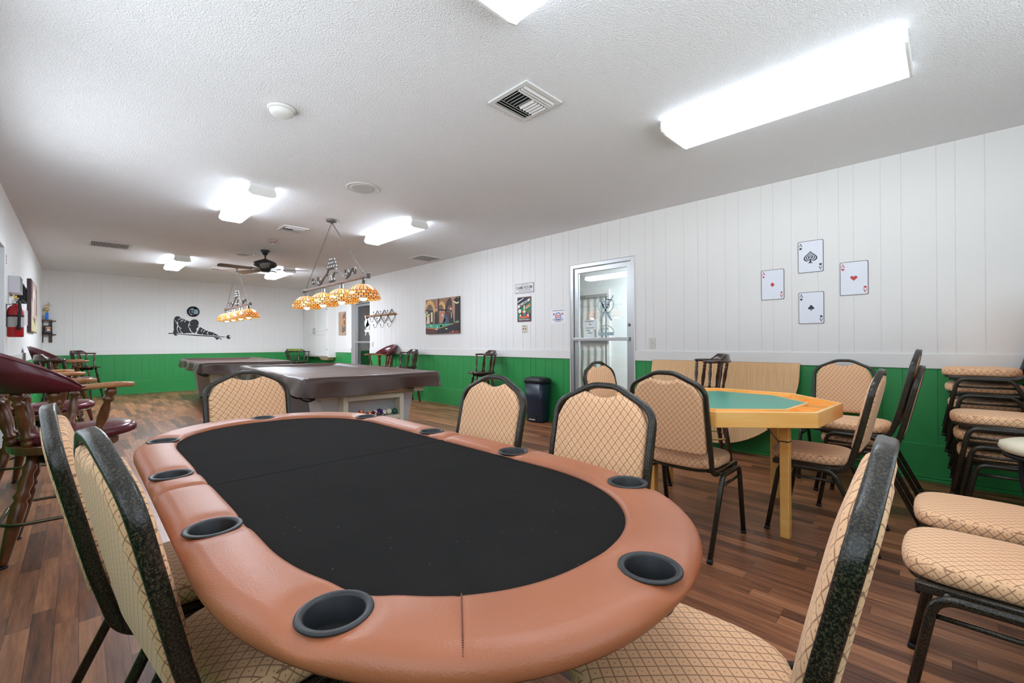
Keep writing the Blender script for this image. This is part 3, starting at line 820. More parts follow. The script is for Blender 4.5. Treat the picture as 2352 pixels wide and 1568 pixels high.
for k, w in enumerate(['bottom', 'second from bottom', 'middle', 'second from top', 'topmost']):
    chairs.append((4.435, -.275 + .015 * k, .11 * k, FY, {0: 'bottom banquet chair of the tall five chair stack against the green wall', 1: 'second chair from the bottom of the tall stack against the green wall', 2: 'middle chair of the tall five chair stack against the green wall', 3: 'fourth chair up in the tall stack against the green wall, under the topmost', 4: 'topmost chair of the tall stack at the right wall, its seat greyish in the light'}[k], 'tall stack of banquet chairs'))
for k in range(3):
    chairs.append((3.80, -.285 + .015 * k, .1 * k, FY, ['bottom banquet chair of the low three chair stack at the right edge', 'middle banquet chair of the low three chair stack at the right edge', 'top banquet chair of the low three chair stack, in front of the tall stack'][k], 'low stack of banquet chairs'))
first = None
for x, y, z, r, lab, gr in chairs:
    if first is None:
        first = make_banquet_chair(lab); first.location = (x, y, z); first.rotation_euler = (0, 0, r); first['group'] = gr
    else:
        o = dup(first, (x, y, z), r, lab, gr)
        if 'stack' in gr:                      # a stacked chair has the slimmer cushion
            for ch in o.children:
                if ch.name.startswith('backrest'): ch.data = PADS['thin']

# ------------------------------------------------------------------ poker table
PT = (.604, 1.35)
CUPS = [(-.382, .70), (-.424, .150), (-.419, -.338), (-.363, -.772), (.036, -1.013), (.386, -.768), (.408, -.335), (.410, .135), (.394, .665), (.030, 1.0)]
pt = thing('poker_table', 'oval poker table with black felt and padded tan leather rail with cup holders', 'table', (PT[0], PT[1], 0))
PW = 2.25
def sp_(v): return math.copysign(abs(v) ** (2 / PW), v)
def oval(a, b, c, n_end=90, n_st=60):
    """quarter-wise outline from the +x fold line, counter-clockwise: half width a, straight half length b, end depth c"""
    out = []
    for i in range(n_st): out.append((a, b * i / n_st))
    for i in range(2 * n_end): 
        t = PI * i / (2 * n_end); out.append((a * sp_(math.cos(t)), b + c * sp_(math.sin(t))))
    for i in range(2 * n_st): out.append((-a, b - b * i / n_st))
    for i in range(2 * n_end):
        t = PI + PI * i / (2 * n_end); out.append((a * sp_(math.cos(t)), -b + c * sp_(math.sin(t))))
    for i in range(n_st): out.append((a, -b + b * i / n_st))
    return out
OI, OO = oval(.364, .485, .442), oval(.478, .485, .583)
NS = len(OI)
# rail cross-section: (t across 0 inner..1 outer, z)
sec = [(.03, .716), (.0, .722), (.01, .727), (.05, .733), (.12, .7365)]
sec += [(.12 + .66 * i / 20, .7365 + .0025 * math.sin(PI * i / 20)) for i in range(1, 20)]
sec += [(.78, .7365), (.86, .7335), (.93, .7285), (.98, .7215), (1.0, .713), (.992, .704), (.965, .698), (.90, .6955), (.7, .6955)]
def rail_pt(i, k):
    (xi, yi), (xo, yo) = OI[i % NS], OO[i % NS]; t, z = sec[k]
    x, y = xi + (xo - xi) * t, yi + (yo - yi) * t
    if z > .715:
        for cx, cy in CUPS:
            r = math.hypot(x - cx, y - cy)
            if r < .12: z -= .007 * math.exp(-((max(r, .05) - .05) / .022) ** 2)
        z -= .013 * math.exp(-((y / .007) ** 2)) + .004 * math.exp(-((y / .03) ** 2))
        if abs(x + .27) < .6 and y < -.7:                               # sewn seam at the near end
            sx = -.221 - t * .082
            z -= .0012 * math.exp(-(((x - sx) / .004) ** 2))
    return Vector((x, y, z))
for half in (0, 1):
    idx = [i for i in range(NS + 1) if (i <= NS // 2 if half == 0 else i >= NS // 2)]
    mb = MB(); vs = []; keep = {}
    rows = [[rail_pt(i, k) for k in range(len(sec))] for i in idx]
    n = len(sec); fs = []
    flat = [p for r in rows for p in r]
    inside = lambda p, R: any(math.hypot(p.x - cx, p.y - cy) < R for cx, cy in CUPS) and p.z > .715
    for a in range(len(rows) - 1):
        for k in range(n - 1):
            q = (a * n + k, a * n + k + 1, (a + 1) * n + k + 1, (a + 1) * n + k)
            if all(inside(flat[i], .0425) for i in q): continue
            fs.append(q)
    for i, p in enumerate(flat):
        if p.z > .715:
            for cx, cy in CUPS:
                d = math.hypot(p.x - cx, p.y - cy)
                if d < .0425 and d > 1e-4:
                    p.x, p.y = cx + (p.x - cx) * .0425 / d, cy + (p.y - cy) * .0425 / d
    mb.add(flat, fs, 0, True)
    mb.build('padded_rail', M['rail'], pt, recalc=False)
st = MB()
for i in range(46):                                                     # stitches of the near seam
    t = .03 + .95 * i / 45
    def sp(t):
        yi = -.485 - .442 * (1 - (.221 / .364) ** PW) ** (1 / PW); yo = -.485 - .583 * (1 - (.303 / .478) ** PW) ** (1 / PW)
        x = -.221 - t * .082; y = yi + (yo - yi) * t
        zz = 0
        for (ta, za), (tb, zb) in zip(sec[1:28], sec[2:29]):
            if ta <= t <= tb: zz = za + (zb - za) * (t - ta) / max(1e-6, tb - ta); break
        return Vector((x + .004, y, zz + .0006))
    a, b = sp(t), sp(t + .012); st.tube([a, b], r=.0011, n=5)
st.build('seam_stitching', M['thread'], pt)
for half in (0, 1):
    mb = MB(); ii = oval(.372, .485, .450, 40, 30)
    ny = (lambda y: y >= .0019) if half == 0 else (lambda y: y <= -.0019)
    pts = [(x, y) for x, y in ii if ny(y)]
    pts.sort(key=lambda p: math.atan2(p[1], p[0]) % (2 * PI) if half == 0 else (math.atan2(p[1], p[0]) - PI) % (2 * PI))
    e = .0019 if half == 0 else -.0019
    pts = [(.372 if half == 0 else -.372, e)] + pts + [(-.372 if half == 0 else .372, e)]
    mb.prism(pts, .700, .7225); mb.build('felt_surface', M['felt'], pt)
for cx, cy in CUPS:
    mb = MB(); z = .7365 - .004
    mb.lathe([(.040, z - .001), (.0485, z - .003), (.0502, z - .001), (.0495, z + .001), (.0475, z + .002), (.0405, z + .0012), (.0385, z - .002), (.0375, z - .052), (.034, z - .060), (.001, z - .061)], (cx, cy, 0), n=40, cap=False)
    mb.build('cup_holder', M['cup'], pt, recalc=False)
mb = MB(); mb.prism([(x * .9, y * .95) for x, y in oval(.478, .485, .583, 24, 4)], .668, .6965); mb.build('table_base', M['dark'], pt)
for sy in (-.615, .62):
    lg = MB()
    for sx in (-.065, .065):
        lg.tube([(sx, sy, .64), (sx, sy, .05)], prof=rrect(.028, .028, .006, 2), nrm=(0, 1, 0))
    lg.tube([(-.24, sy, .018), (.24, sy, .018)], prof=rrect(.035, .035, .008, 2), nrm=(0, 0, 1))
    lg.box((0, sy, .05), (.17, .03, .04))
    lg.tube([(0, sy, .34), (0, sy * .55, .64)], r=.009, n=8)
    lg.build('folding_leg', M['rubber'], pt)

# ------------------------------------------------------------------ octagonal card table
OC = (2.90, 1.053); rot = math.radians(-3.3)
ot = thing('octagonal_card_table', 'octagonal honey wood card table with green vinyl top and chip trays', 'table', (OC[0], OC[1], 0), rot)
def octa(R): return [(R * math.cos(math.radians(22.5 + 45 * k)), R * math.sin(math.radians(22.5 + 45 * k))) for k in range(8)]
Ro, Ri, Rg = .652, .632, .485
def ring(mb, Ra, Rb, z0, z1):
    a, b = octa(Ra), octa(Rb)
    for k in range(8):
        j = (k + 1) % 8
        q = [a[k], a[j], b[j], b[k]]
        mb.prism(q, z0, z1)
for k in range(8):
    a, b = octa(Ro), octa(Ri); j = (k + 1) % 8
    mb = MB(); mb.prism([a[k], a[j], b[j], b[k]], .655, .735); mb.build('rim_board', M['maple'], ot, bevel=.003)
mb = MB(); ring(mb, Ri, Rg - .01, .672, .690); mb.build('tray_floor', M['maple'], ot)
mb = MB(); ring(mb, Rg + .004, Rg - .014, .690, .727); mb.build('inner_frame', M['maple'], ot)
mb = MB(); mb.prism(octa(Rg - .014), .690, .7275); mb.build('vinyl_top', M['greenvinyl'], ot)
for k in range(8):
    a, b = octa(Ri), octa(Rg); j = (k + 1) % 8
    for (u, v, w) in ((.0, .018, 0), (.36, .378, 1), (.64, .658, 1), (.982, 1.0, 0)):
        mb = MB(); L = lambda p, q, t: (p[0] + (q[0] - p[0]) * t, p[1] + (q[1] - p[1]) * t)
        mb.prism([L(a[k], a[j], u), L(a[k], a[j], v), L(b[k], b[j], v), L(b[k], b[j], u)], .690, .716); mb.build('tray_divider', M['maple'], ot)
    mb = MB()
    q0, q1 = L(a[k], a[j], .82), L(b[k], b[j], .82)
    mb.lathe([(.001, .7), (.040, .7), (.040, .7015), (.036, .7015), (.035, .7005), (.001, .7005)], ((q0[0] + q1[0]) / 2, (q0[1] + q1[1]) / 2, .0), n=20, cap=False)
    mb.build('cup_disc', M['greenvinyl'], ot)
inv = Matrix.Rotation(-rot, 3, 'Z')
for x, y in ((2.803, .655), (3.27, 1.555), (2.585, 1.335), (3.475, .875)):
    p = inv @ Vector((x - OC[0], y - OC[1], 0))
    mb = MB(); q = Vector((p.x * .93, p.y * .93, 0))
    mb.tube([(p.x, p.y, 0), (p.x, p.y, .655)], prof=rrect(.046, .046, .003, 1), nrm=(0, 1, 0), smooth=False)
    lg = mb.build('leg', M['maple'], ot)
    k = MB(); k.tube([(p.x, p.y, .53), (p.x, p.y, .536)], prof=rrect(.049, .049, .003, 1), nrm=(0, 1, 0)); k.build('leg_band', M['rubber'], lg)
    b = MB(); b.tube([(p.x * .96, p.y * .96, .50), (p.x * .5, p.y * .62, .65)], r=.004, n=6); b.build('leg_brace', M['alud'], ot)
for a in (-1, 1):
    p0, p1 = (inv @ Vector((2.803 - OC[0], .655 - OC[1], 0)), inv @ Vector((3.475 - OC[0], .875 - OC[1], 0))) if a < 0 else (inv @ Vector((2.585 - OC[0], 1.335 - OC[1], 0)), inv @ Vector((3.27 - OC[0], 1.555 - OC[1], 0)))
    c = (p0 + p1) / 2; d = (p1 - p0).normalized(); ang = math.atan2(d.y, d.x)
    mb = MB(); mb.box((c.x * .8, c.y * .8, .642), ((p1 - p0).length + .1, .05, .024), M=Matrix.Rotation(ang, 3, 'Z')); mb.build('under_rail', M['medwood'], ot)

# ------------------------------------------------------------------ bar stools
SPIN = [(0, .011), (.05, .014), (.09, .010), (.14, .013), (.18, .010), (.5, .0165), (.72, .012), (.78, .016), (.82, .011), (.88, .015), (.94, .012), (1, .012)]
SPINB = [(0, .017), (.05, .022), (.09, .021), (.12, .013), (.15, .021), (.19, .021), (.22, .014), (.42, .021), (.6, .018), (.72, .012), (.76, .021), (.80, .021), (.83, .013), (.90, .024), (.95, .022), (1, .014)]
LEGP = [(0, .014), (.04, .016), (.3, .024), (.52, .028), (.56, .020), (.60, .029), (.64, .020), (.72, .027), (.8, .018), (.86, .025), (.9, .018), (1, .022)]
def arc(a0, a1, n): return [math.radians(a0 + (a1 - a0) * i / n) for i in range(n + 1)]
def stool_legs(t, zs, spread, wm, ring_z, ring_m, thick=1.0, foot=True, turn=0.0):
    legs = []; Rz = Matrix.Rotation(turn, 3, 'Z')
    for sx in (-1, 1):
        for sy in (-1, 1):
            p0 = Vector((sx * spread, sy * spread, .012)); p1 = Vector((sx * spread * .56, sy * spread * .56, zs))
            p0, p1 = Rz @ p0, Rz @ p1
            mb = MB(); mb.turned(p0, p1, [(a, r * thick) for a, r in LEGP], 12); lg = mb.build('leg', wm, t)
            if foot:
                f = MB(); f.lathe([(.019, 0), (.021, .006), (.012, .013)], (p0.x, p0.y, 0), n=10); f.build('foot_glide', M['rubber'], lg)
            legs.append((p0, p1))
    if ring_z:
        k = (ring_z - .012) / (zs - .012); r = spread * (1 - .44 * k) + (.055 if thick > 1 else .032)
        pts = [tuple(Rz @ Vector((x, y, ring_z))) for x, y in rrect(2 * r, 2 * r, .11, 6)]
        mb = MB(); mb.tube(pts, r=.0085, n=8, closed=True); mb.build('foot_ring', ring_m, t)

def make_captain_stool(label, zs=.66, w=.235, wm=None, crest=None, ring=True, group='dark wooden captain stools'):
    """low horseshoe-backed wooden stool; local +y = front"""
    wm = wm or M['darkwood']
    t = thing('captain_stool', label, 'bar stool', group=group)
    ks = w / .235
    mb = MB(); o = superell(-.205 * ks, .205 * ks, -.185 * ks, .215 * ks, 40, 2.6)
    rows = [[(x * s, y * s, z) for x, y in o] for s, z in ((.9, zs - .032), (.98, zs - .026), (1, zs - .012), (.985, zs), (.9, zs + .001), (.7, zs - .006), (.4, zs - .010), (.01, zs - .010))]
    mb.grid(rows, closed_u=True); mb.add(rows[0], [tuple(range(40))]); mb.add(rows[-1], [tuple(range(40))])
    mb.build('seat', wm, t)
    stool_legs(t, zs - .03, .19, wm, .23 if ring else 0, M['brass'], .85)
    sw = MB(); sw.lathe([(.11, zs - .075), (.12, zs - .06), (.12, zs - .034)], n=20); sw.build('swivel_plate', M['rubber'], t)
    zr = zs + .255; c = Vector((0, -.02, zr))
    P = lambda a, r=w, z=zr: Vector((r * math.cos(a), .0 + r * .86 * math.sin(a), z))
    path = [Vector((w * .97, .045, zr))] + [P(a) for a in arc(0, -180, 24)] + [Vector((-w * .97, .045, zr))]
    mb = MB(); mb.tube(path, prof=rrect(.05, .026, .008, 2), nrm=(0, 0, 1), rs=[.8] + [1] * (len(path) - 2) + [.8]); mb.build('arm_rail', wm, t, recalc=True)
    # raised crest at the back
    mb = MB(); rows = []
    aa = arc(-28, -152, 26)
    for i, a in enumerate(aa):
        u = abs(i / 26 * 2 - 1); h = .052 * min(1, (1 - u) * 3.2) + .002
        rows.append([P(a, w - .018, zr + .012), P(a, w - .012, zr + .012 + h * .9), P(a, w - .002, zr + .012 + h), P(a, w + .012, zr + .012 + h * .9), P(a, w + .02, zr + .012)])
    mb.grid(rows); mb.add(rows[0], [(0, 1, 2, 3, 4)]); mb.add(rows[-1], [(0, 1, 2, 3, 4)])
    if crest is not None:
        mb.build('crest', wm, t)
        k = MB(); rows = []
        for i, a in enumerate(arc(-50, -130, 16)):
            rows.append([P(a, w - .030, zr + .02), P(a, w - .036, zr + .05), P(a, w - .02, zr + .078), P(a, w + .015, zr + .08), P(a, w + .034, zr + .05), P(a, w + .028, zr + .02)])
        k.grid(rows); k.add(rows[0], [tuple(range(6))]); k.add(rows[-1], [tuple(range(6))]); k.build('crest_cushion', crest, t)
    else: mb.build('crest', wm, t)
    for deg in (8, -28, -62, -90, -118, -152, -188):
        a = math.radians(deg); top = P(a, w - .003, zr - .008)
        if deg in (8, -188): top.y += .0
        b = Vector((.182 * ks * math.cos(a), .005 + .165 * ks * math.sin(a), zs - .005))
        if deg in (8, -188): b.y += .02
        mb = MB(); mb.turned(b, top, SPIN, 10); mb.build('spindle', wm, t)
    return t

def make_padded_stool(label, zs=.55, wm=None, group='burgundy padded bar stools', ringm=None):
    """burgundy barrel-back swivel stool; local +y = front"""
    wm = wm or M['medwood']
    t = thing('padded_bar_stool', label, 'bar stool', group=group)
    mb = MB(); o = superell(-.225, .225, -.225, .2, 44, 2.4)
    mb.prism(o, zs - .022, zs + .022); mb.build('seat_frame', wm, t, bevel=.008)
    def sf(x, y, h): return (x, y, h + (.012 * max(0, y - .1) / .15))
    pad_mesh(superell(-.205, .205, -.195, .285, 48, 2.7), .018, 'seat_cushion', M['burgundy'], t, sf, [(.012, zs + .0225), (.0, zs + .028), (0, zs + .05), (.01, zs + .066), (.03, zs + .076)], 4)
    stool_legs(t, zs - .02, .215, wm, .20, ringm or M['bronze'], 1.15, True, -.32)
    sw = MB(); sw.lathe([(.13, zs - .085), (.15, zs - .07), (.15, zs - .023)], n=20); sw.build('swivel_plate', M['rubber'], t)
    zr = zs + .315; w = .265
    P = lambda a, r=w, z=zr: Vector((r * math.cos(a), -.03 + r * .92 * math.sin(a), z))
    for s in (-1, 1):
        mb = MB(); mb.tube([Vector((s * w * 1.0, -.03, zr)), Vector((s * w * 1.01, .05, zr + .003)), Vector((s * w * .98, .13, zr + .004)), Vector((s * w * .95, .195, zr))], prof=rrect(.05, .028, .009, 2), nrm=(0, 0, 1), rs=[.9, 1, 1.1, .9])
        mb.build('arm', M['armwood'], t)
    mb = MB(); mb.tube([P(a) for a in arc(0, -180, 24)], prof=rrect(.045, .026, .008, 2), nrm=(0, 0, 1)); mb.build('back_rail', wm, t)
    # padded barrel back
    rows = []
    aa = arc(6, -186, 40)
    for i, a in enumerate(aa):
        u = i / 40 * 2 - 1; h = .018 + .21 * max(0, -math.sin(a)) ** .85
        z0 = zr - .016; th = .03 if abs(u) < .93 else .018
        lean = .06 * (h / .2)
        rows.append([P(a, w - th, z0), P(a, w - th - .008 + lean * .5, z0 + h * .5), P(a, w - th + .004 + lean, z0 + h * .93), P(a, w + lean, z0 + h), P(a, w + th * .8 + lean, z0 + h * .93), P(a, w + th + lean * .5, z0 + h * .5), P(a, w + th, z0)])
    mb = MB(); mb.grid(rows, closed_u=True); mb.add(rows[0], [tuple(range(7))]); mb.add(rows[-1], [tuple(range(7))])
    bk = mb.build('back_cushion', M['burgundy'], t)
    pp = MB(); pp.tube([r[4] + Vector((0, 0, .004)) for r in rows], r=.005, n=6); pp.build('piping', M['burgundy'], bk)
    for deg in (14, -22, -56, -90, -124, -158, -194):
        a = math.radians(deg); top = P(a, w, zr - .010); b = Vector((.195 * math.cos(a), -.02 + .19 * math.sin(a), zs + .02))
        if deg in (14, -194): top.y += .075; b.y += .03
        mb = MB(); mb.turned(b, top, [(q, r * 1.15) for q, r in SPINB], 12); mb.build('spindle', wm, t)
    return t
s1 = make_padded_stool('nearest burgundy padded bar stool with turned wooden legs, left of the poker table chairs')
s1.location = (-.04, 3.47, 0); s1.rotation_euler = (0, 0, -PI / 2 + .28)
dup(s1, (-.19, 4.98, 0), -PI / 2 + .12, 'burgundy padded stool second in the left row, half hidden behind the nearest one')
dup(s1, (-.12, 8.55, 0), -PI / 2 + .1, 'burgundy padded stool farthest back in the left row, light glaring on its grey-looking back')
dup(s1, (4.36, 8.25, 0), PI / 2 - .1, 'burgundy padded bar stool against the right wall beyond the pool table, below the hooks')
c1 = make_captain_stool('dark wooden captain stool by the right wall, between the painting and the trash can')
c1.location = (4.36, 5.03, 0); c1.rotation_euler = (0, 0, PI / 2 - .45)
dup(c1, (4.38, 7.23, 0), PI / 2 - .2, 'dark wooden captain stool by the right wall, behind the corner of the near pool table')
dup(c1, (-.15, 7.35, 0), -PI / 2, 'dark wooden captain stool with worn crest in the left row of padded stools')
dup(c1, (.10, 12.25, 0), -PI / 2 - .5, 'dark wooden captain stool in the far left corner under the pool player decal')
dup(c1, (4.13, 1.62, 0), math.atan2(.5, .85) , 'dark wooden captain stool with brass foot ring in front of the leaning board')
c2 = make_captain_stool('dark wooden captain stool with a green padded crest by the back wall', .63, .29, None, M['olive'], False, 'dark wooden captain stools')
c2.location = (4.12, 12.2, 0); c2.rotation_euler = (0, 0, PI + .1)

# round cream seat on black bent legs at the right edge
t = thing('round_stool', 'round cream stool on bent black legs at the right edge, before stacked chairs', 'stool', (3.12, -.36, 0))
mb = MB(); mb.lathe([(.17, .565), (.195, .572), (.205, .59), (.20, .61), (.17, .622), (.08, .627), (.001, .628)], n=36); mb.build('seat', M['vinylseat'], t)
mb = MB(); mb.lathe([(.16, .545), (.19, .548), (.19, .563), (.16, .566)], n=36); mb.build('seat_ring', M['rubber'], t)
for k in range(4):
    a = PI / 4 + k * PI / 2; c, s = math.cos(a), math.sin(a)
    mb = MB(); mb.tube(spline([(.17 * c, .17 * s, .55), (.165 * c, .165 * s, .42), (.13 * c, .13 * s, .25), (.15 * c, .15 * s, .12), (.19 * c, .19 * s, 0)], 6), r=.012, n=10); mb.build('leg', M['rubber'], t)
# ------------------------------------------------------------------ pool tables under covers
def make_pool_table(label, cov_label, loc, rz, balls):
    t = thing('pool_table', label, 'pool table', (*loc, 0), rz, 'covered pool tables')
    hw, hl = .655, 1.50
    mb = MB(); mb.box2((-hw + .06, -hl + .06, .66), (hw - .06, hl - .06, .735)); mb.build('table_bed', M['dark'], t)
    mb = MB(); mb.box2((-hw + .12, -hl + .12, .60), (hw - .12, hl - .12, .66)); mb.build('cabinet', M['ivory'], t)
    for s in (-1, 1):       # tapered end pedestals
        mb = MB(); yc = s * (hl - .42)
        def ped(z0, z1, wx0, wx1, wy0, wy1, m):
            q = lambda wx, wy, z: [(-wx, yc - wy, z), (wx, yc - wy, z), (wx, yc + wy, z), (-wx, yc + wy, z)]
            mb.add(q(wx0, wy0, z0) + q(wx1, wy1, z1), [(0, 1, 5, 4), (1, 2, 6, 5), (2, 3, 7, 6), (3, 0, 4, 7), (0, 3, 2, 1), (4, 5, 6, 7)], m)
        ped(.03, .60, .40, .47, .13, .20, 0)
        mb.box((0, yc, .016), (.74, .24, .03), 1)
        mb.build('pedestal', [M['greylam'], M['dark']], t, bevel=.01)
    mb = MB(); mb.tube([(0, -hl + .7, .10), (0, hl - .7, .10)], prof=rrect(.06, .09, .01, 2), nrm=(0, 0, 1)); mb.build('stretcher_beam', M['greylam'], t)
    # ball return box at the near end
    y0 = -hl + .10; y1 = y0 + .26; w = .30
    b = MB()
    b.box2((-w, y0, .30), (-w + .045, y1, .60)); b.box2((w - .045, y0, .30), (w, y1, .60))
    b.box2((-w + .045, y0, .345), (w - .045, y1, .385)); b.box2((-w + .045, y1 - .02, .385), (w - .045, y1, .555)); b.box2((-w + .045, y0, .555), (w - .045, y1, .60))
    b.build('ball_box', M['ivory'], t, bevel=.006)
    b = MB(); b.box2((-w + .02, y0 + .02, .04), (w - .02, y1, .34)); b.build('ball_box_door', M['greylam'], t, bevel=.004)
    h = MB(); h.tube(fillet([(-.16, y0 + .02, .30), (-.16, y0 - .02, .30), (.17, y0 - .02, .30), (.17, y0 - .02, .24), (.17, y0 + .02, .24)], .02, 4), r=.009, n=8); h.build('door_handle', M['armwood'], t)
    c = MB(); c.box2((-w - .10, y0 - .035, .605), (w + .10, y0 + .0, .645)); c.box2((-w - .09, y0 - .04, .62), (w + .09, y0 - .034, .634)); c.build('chrome_trim', M['chrome'], t, bevel=.004)
    k = MB()
    for yy in (-hl + .25, -hl + .55):
        k.tube(spline([(-hw + .02, yy, .655), (-hw + .03, yy, .60), (-hw + .10, yy, .57), (-hw + .16, yy, .60), (-hw + .2, yy, .655)], 5), r=.008, n=6)
    k.tube([(-hw + .10, -hl + .12, .60), (-hw + .10, -hl + .9, .59)], r=.013, n=8)
    k.build('cue_bridge_rack', M['rubber'], t)
    # vinyl cover, a thing of its own
    rnd = random.Random(len(label))
    cv = thing('pool_table_cover', cov_label, 'table cover', (*loc, 0), rz, 'vinyl pool table covers')
    N, n2 = 44, 22
    rows = []
    W, L = hw + .012, hl + .012
    def per(s):            # s 0..1 round the outline, rounded corners
        o = rrect(2 * W, 2 * L, .06, 3)
        return o
    ol = []
    base = rrect(2 * W, 2 * L, .05, 4)
    for i in range(len(base)):
        a, b = Vector((*base[i], 0)), Vector((*base[(i + 1) % len(base)], 0)); m = max(1, int((b - a).length / .06))
        for k in range(m): ol.append(a + (b - a) * k / m)
    n = len(ol)
    for lev in range(8):
        row = []
        for i, p in enumerate(ol):
            nx, ny = p.x / W, p.y / L
            edge = Vector((math.copysign(1, p.x), 0, 0)) if abs(nx) > abs(ny) else Vector((0, math.copysign(1, p.y), 0))
            s = p.y if abs(nx) > abs(ny) else p.x
            corner = min(1, max(0, (abs(nx) - .75) / .25) * 1) * min(1, max(0, (abs(ny) - .75) / .25))
            f = lev / 7
            d = f * (.014 + .024 * math.sin(s * 6.1 + 1.3 + .8 * f) + .016 * math.sin(s * 15 + p.x * 3 - f)) + .04 * f * corner
            z = .792 - .152 * f + (.018 * math.sin(s * 4.3) * f) - .0 * corner
            if lev == 0: z = .795; d = -.012
            row.append(p + edge * d + Vector((0, 0, z)))
        rows.append(row)
    top = []
    mb = MB(); mb.grid(rows, closed_u=True)
    # sagging top between the raised cushions
    inner = []
    for q, (sc, dz) in enumerate([(1, 0), (.97, .003), (.93, .002), (.88, -.022), (.8, -.040), (.6, -.044), (.3, -.044), (.01, -.044)]):
        row = []
        for p in ol:
            x, y = p.x, p.y
            ins = (1 - sc)
            px = math.copysign(max(0, abs(x) - ins * W), x) if True else x * sc
            py = math.copysign(max(0, abs(y) - ins * W), y)
            if sc <= .02: px, py = px * 0.02, py
            wob = .004 * math.sin(px * 6 + py * 3.1) + .003 * math.sin(py * 9 - px * 4)
            row.append(Vector((px, py, .795 + dz + wob * (1 if q > 1 else 0))))
        inner.append(row)
    inner[0] = [v.copy() for v in rows[0]]
    mb.grid(inner, closed_u=True)
    mb.build('vinyl_sheet', M['cover'], cv, recalc=True)
    sm = MB(); sm.tube([r + Vector((0, 0, .002)) for r in rows[7]], r=.003, n=5, closed=True); sm.build('hem', M['cover'], cv)
    Mt = Matrix.Translation((*loc, 0)) @ Matrix.Rotation(rz, 4, 'Z')
    for x, zz, yy, cols, lab in balls:
        m = ball_mat(*cols)
        o = MB(); o.sphere((0, 0, 0), .0285, 24)
        ob = o.build('billiard_ball', m); tag(ob, lab, 'billiard ball', 'billiard balls in the return box')
        ob.location = Mt @ Vector((x, y0 + yy, .385 + .0287 + zz)); ob.rotation_euler = (x * 9, .3 + x * 4, rz)
    return t
BM = {}
def ball_mat(base, band):
    key = (base, band)
    if key in BM: return BM[key]
    m, nt, bs = nodes('ball_%02x%02x%02x' % base)
    t = nt.nodes.new('ShaderNodeTexCoord'); s = nt.nodes.new('ShaderNodeSeparateXYZ'); nt.links.new(t.outputs['Object'], s.inputs[0])
    inb = math_(nt, 'GREATER_THAN', math_(nt, 'ABSOLUTE', s.outputs[2]), .0150) if band else 0.0
    r = math_(nt, 'SQRT', math_(nt, 'ADD', math_(nt, 'MULTIPLY', s.outputs[0], s.outputs[0]), math_(nt, 'MULTIPLY', s.outputs[2], s.outputs[2])))
    c = mixc(nt, inb, lin(base), lin((240, 234, 216))) if band else lin(base)
    spot = math_(nt, 'LESS_THAN', r, .009)
    nt.links.new(mixc(nt, spot, c, lin((240, 234, 216))), bs.inputs['Base Color'])
    bs.inputs['Roughness'].default_value = .08; BM[key] = m; return m
BALLS = [(-.225, .0, .05, ((240, 168, 20), False), 'yellow orange billiard ball at the left end of the return box'),
         (-.216, .010, .112, ((26, 26, 28), True), 'black and white billiard ball behind the yellow one at the left end'),
         (-.150, .0, .05, ((16, 50, 130), False), 'dark blue billiard ball second from the left in the return box'),
         (-.098, .010, .105, ((236, 84, 30), False), 'bright orange billiard ball behind and right of the dark blue one'),
         (-.042, .0, .05, ((232, 76, 34), True), 'orange and white striped ball in the middle of the return box'),
         (.022, .004, .06, ((120, 30, 40), True), 'maroon and cream striped ball right of the orange striped one'),
         (.088, .006, .105, ((74, 34, 110), False), 'purple billiard ball behind the white cue ball'),
         (.106, .0, .05, ((60, 40, 120), True), 'purple and white striped ball left of the cream cue ball'),
         (.166, .004, .06, ((238, 232, 212), False), 'cream cue ball near the right end of the return box'),
         (.2255, .0, .055, ((20, 92, 80), False), 'dark green billiard ball at the right end of the return box')]
make_pool_table('near pool table under a brown cover, pale pedestal with ball return box', 'brown vinyl cover draped over the near pool table', (2.11, 5.28), math.radians(-4), BALLS)
make_pool_table('far pool table under a brown cover, below the smaller looking lamp', 'brown vinyl cover draped over the far pool table', (2.08, 9.72), math.radians(-3), [])

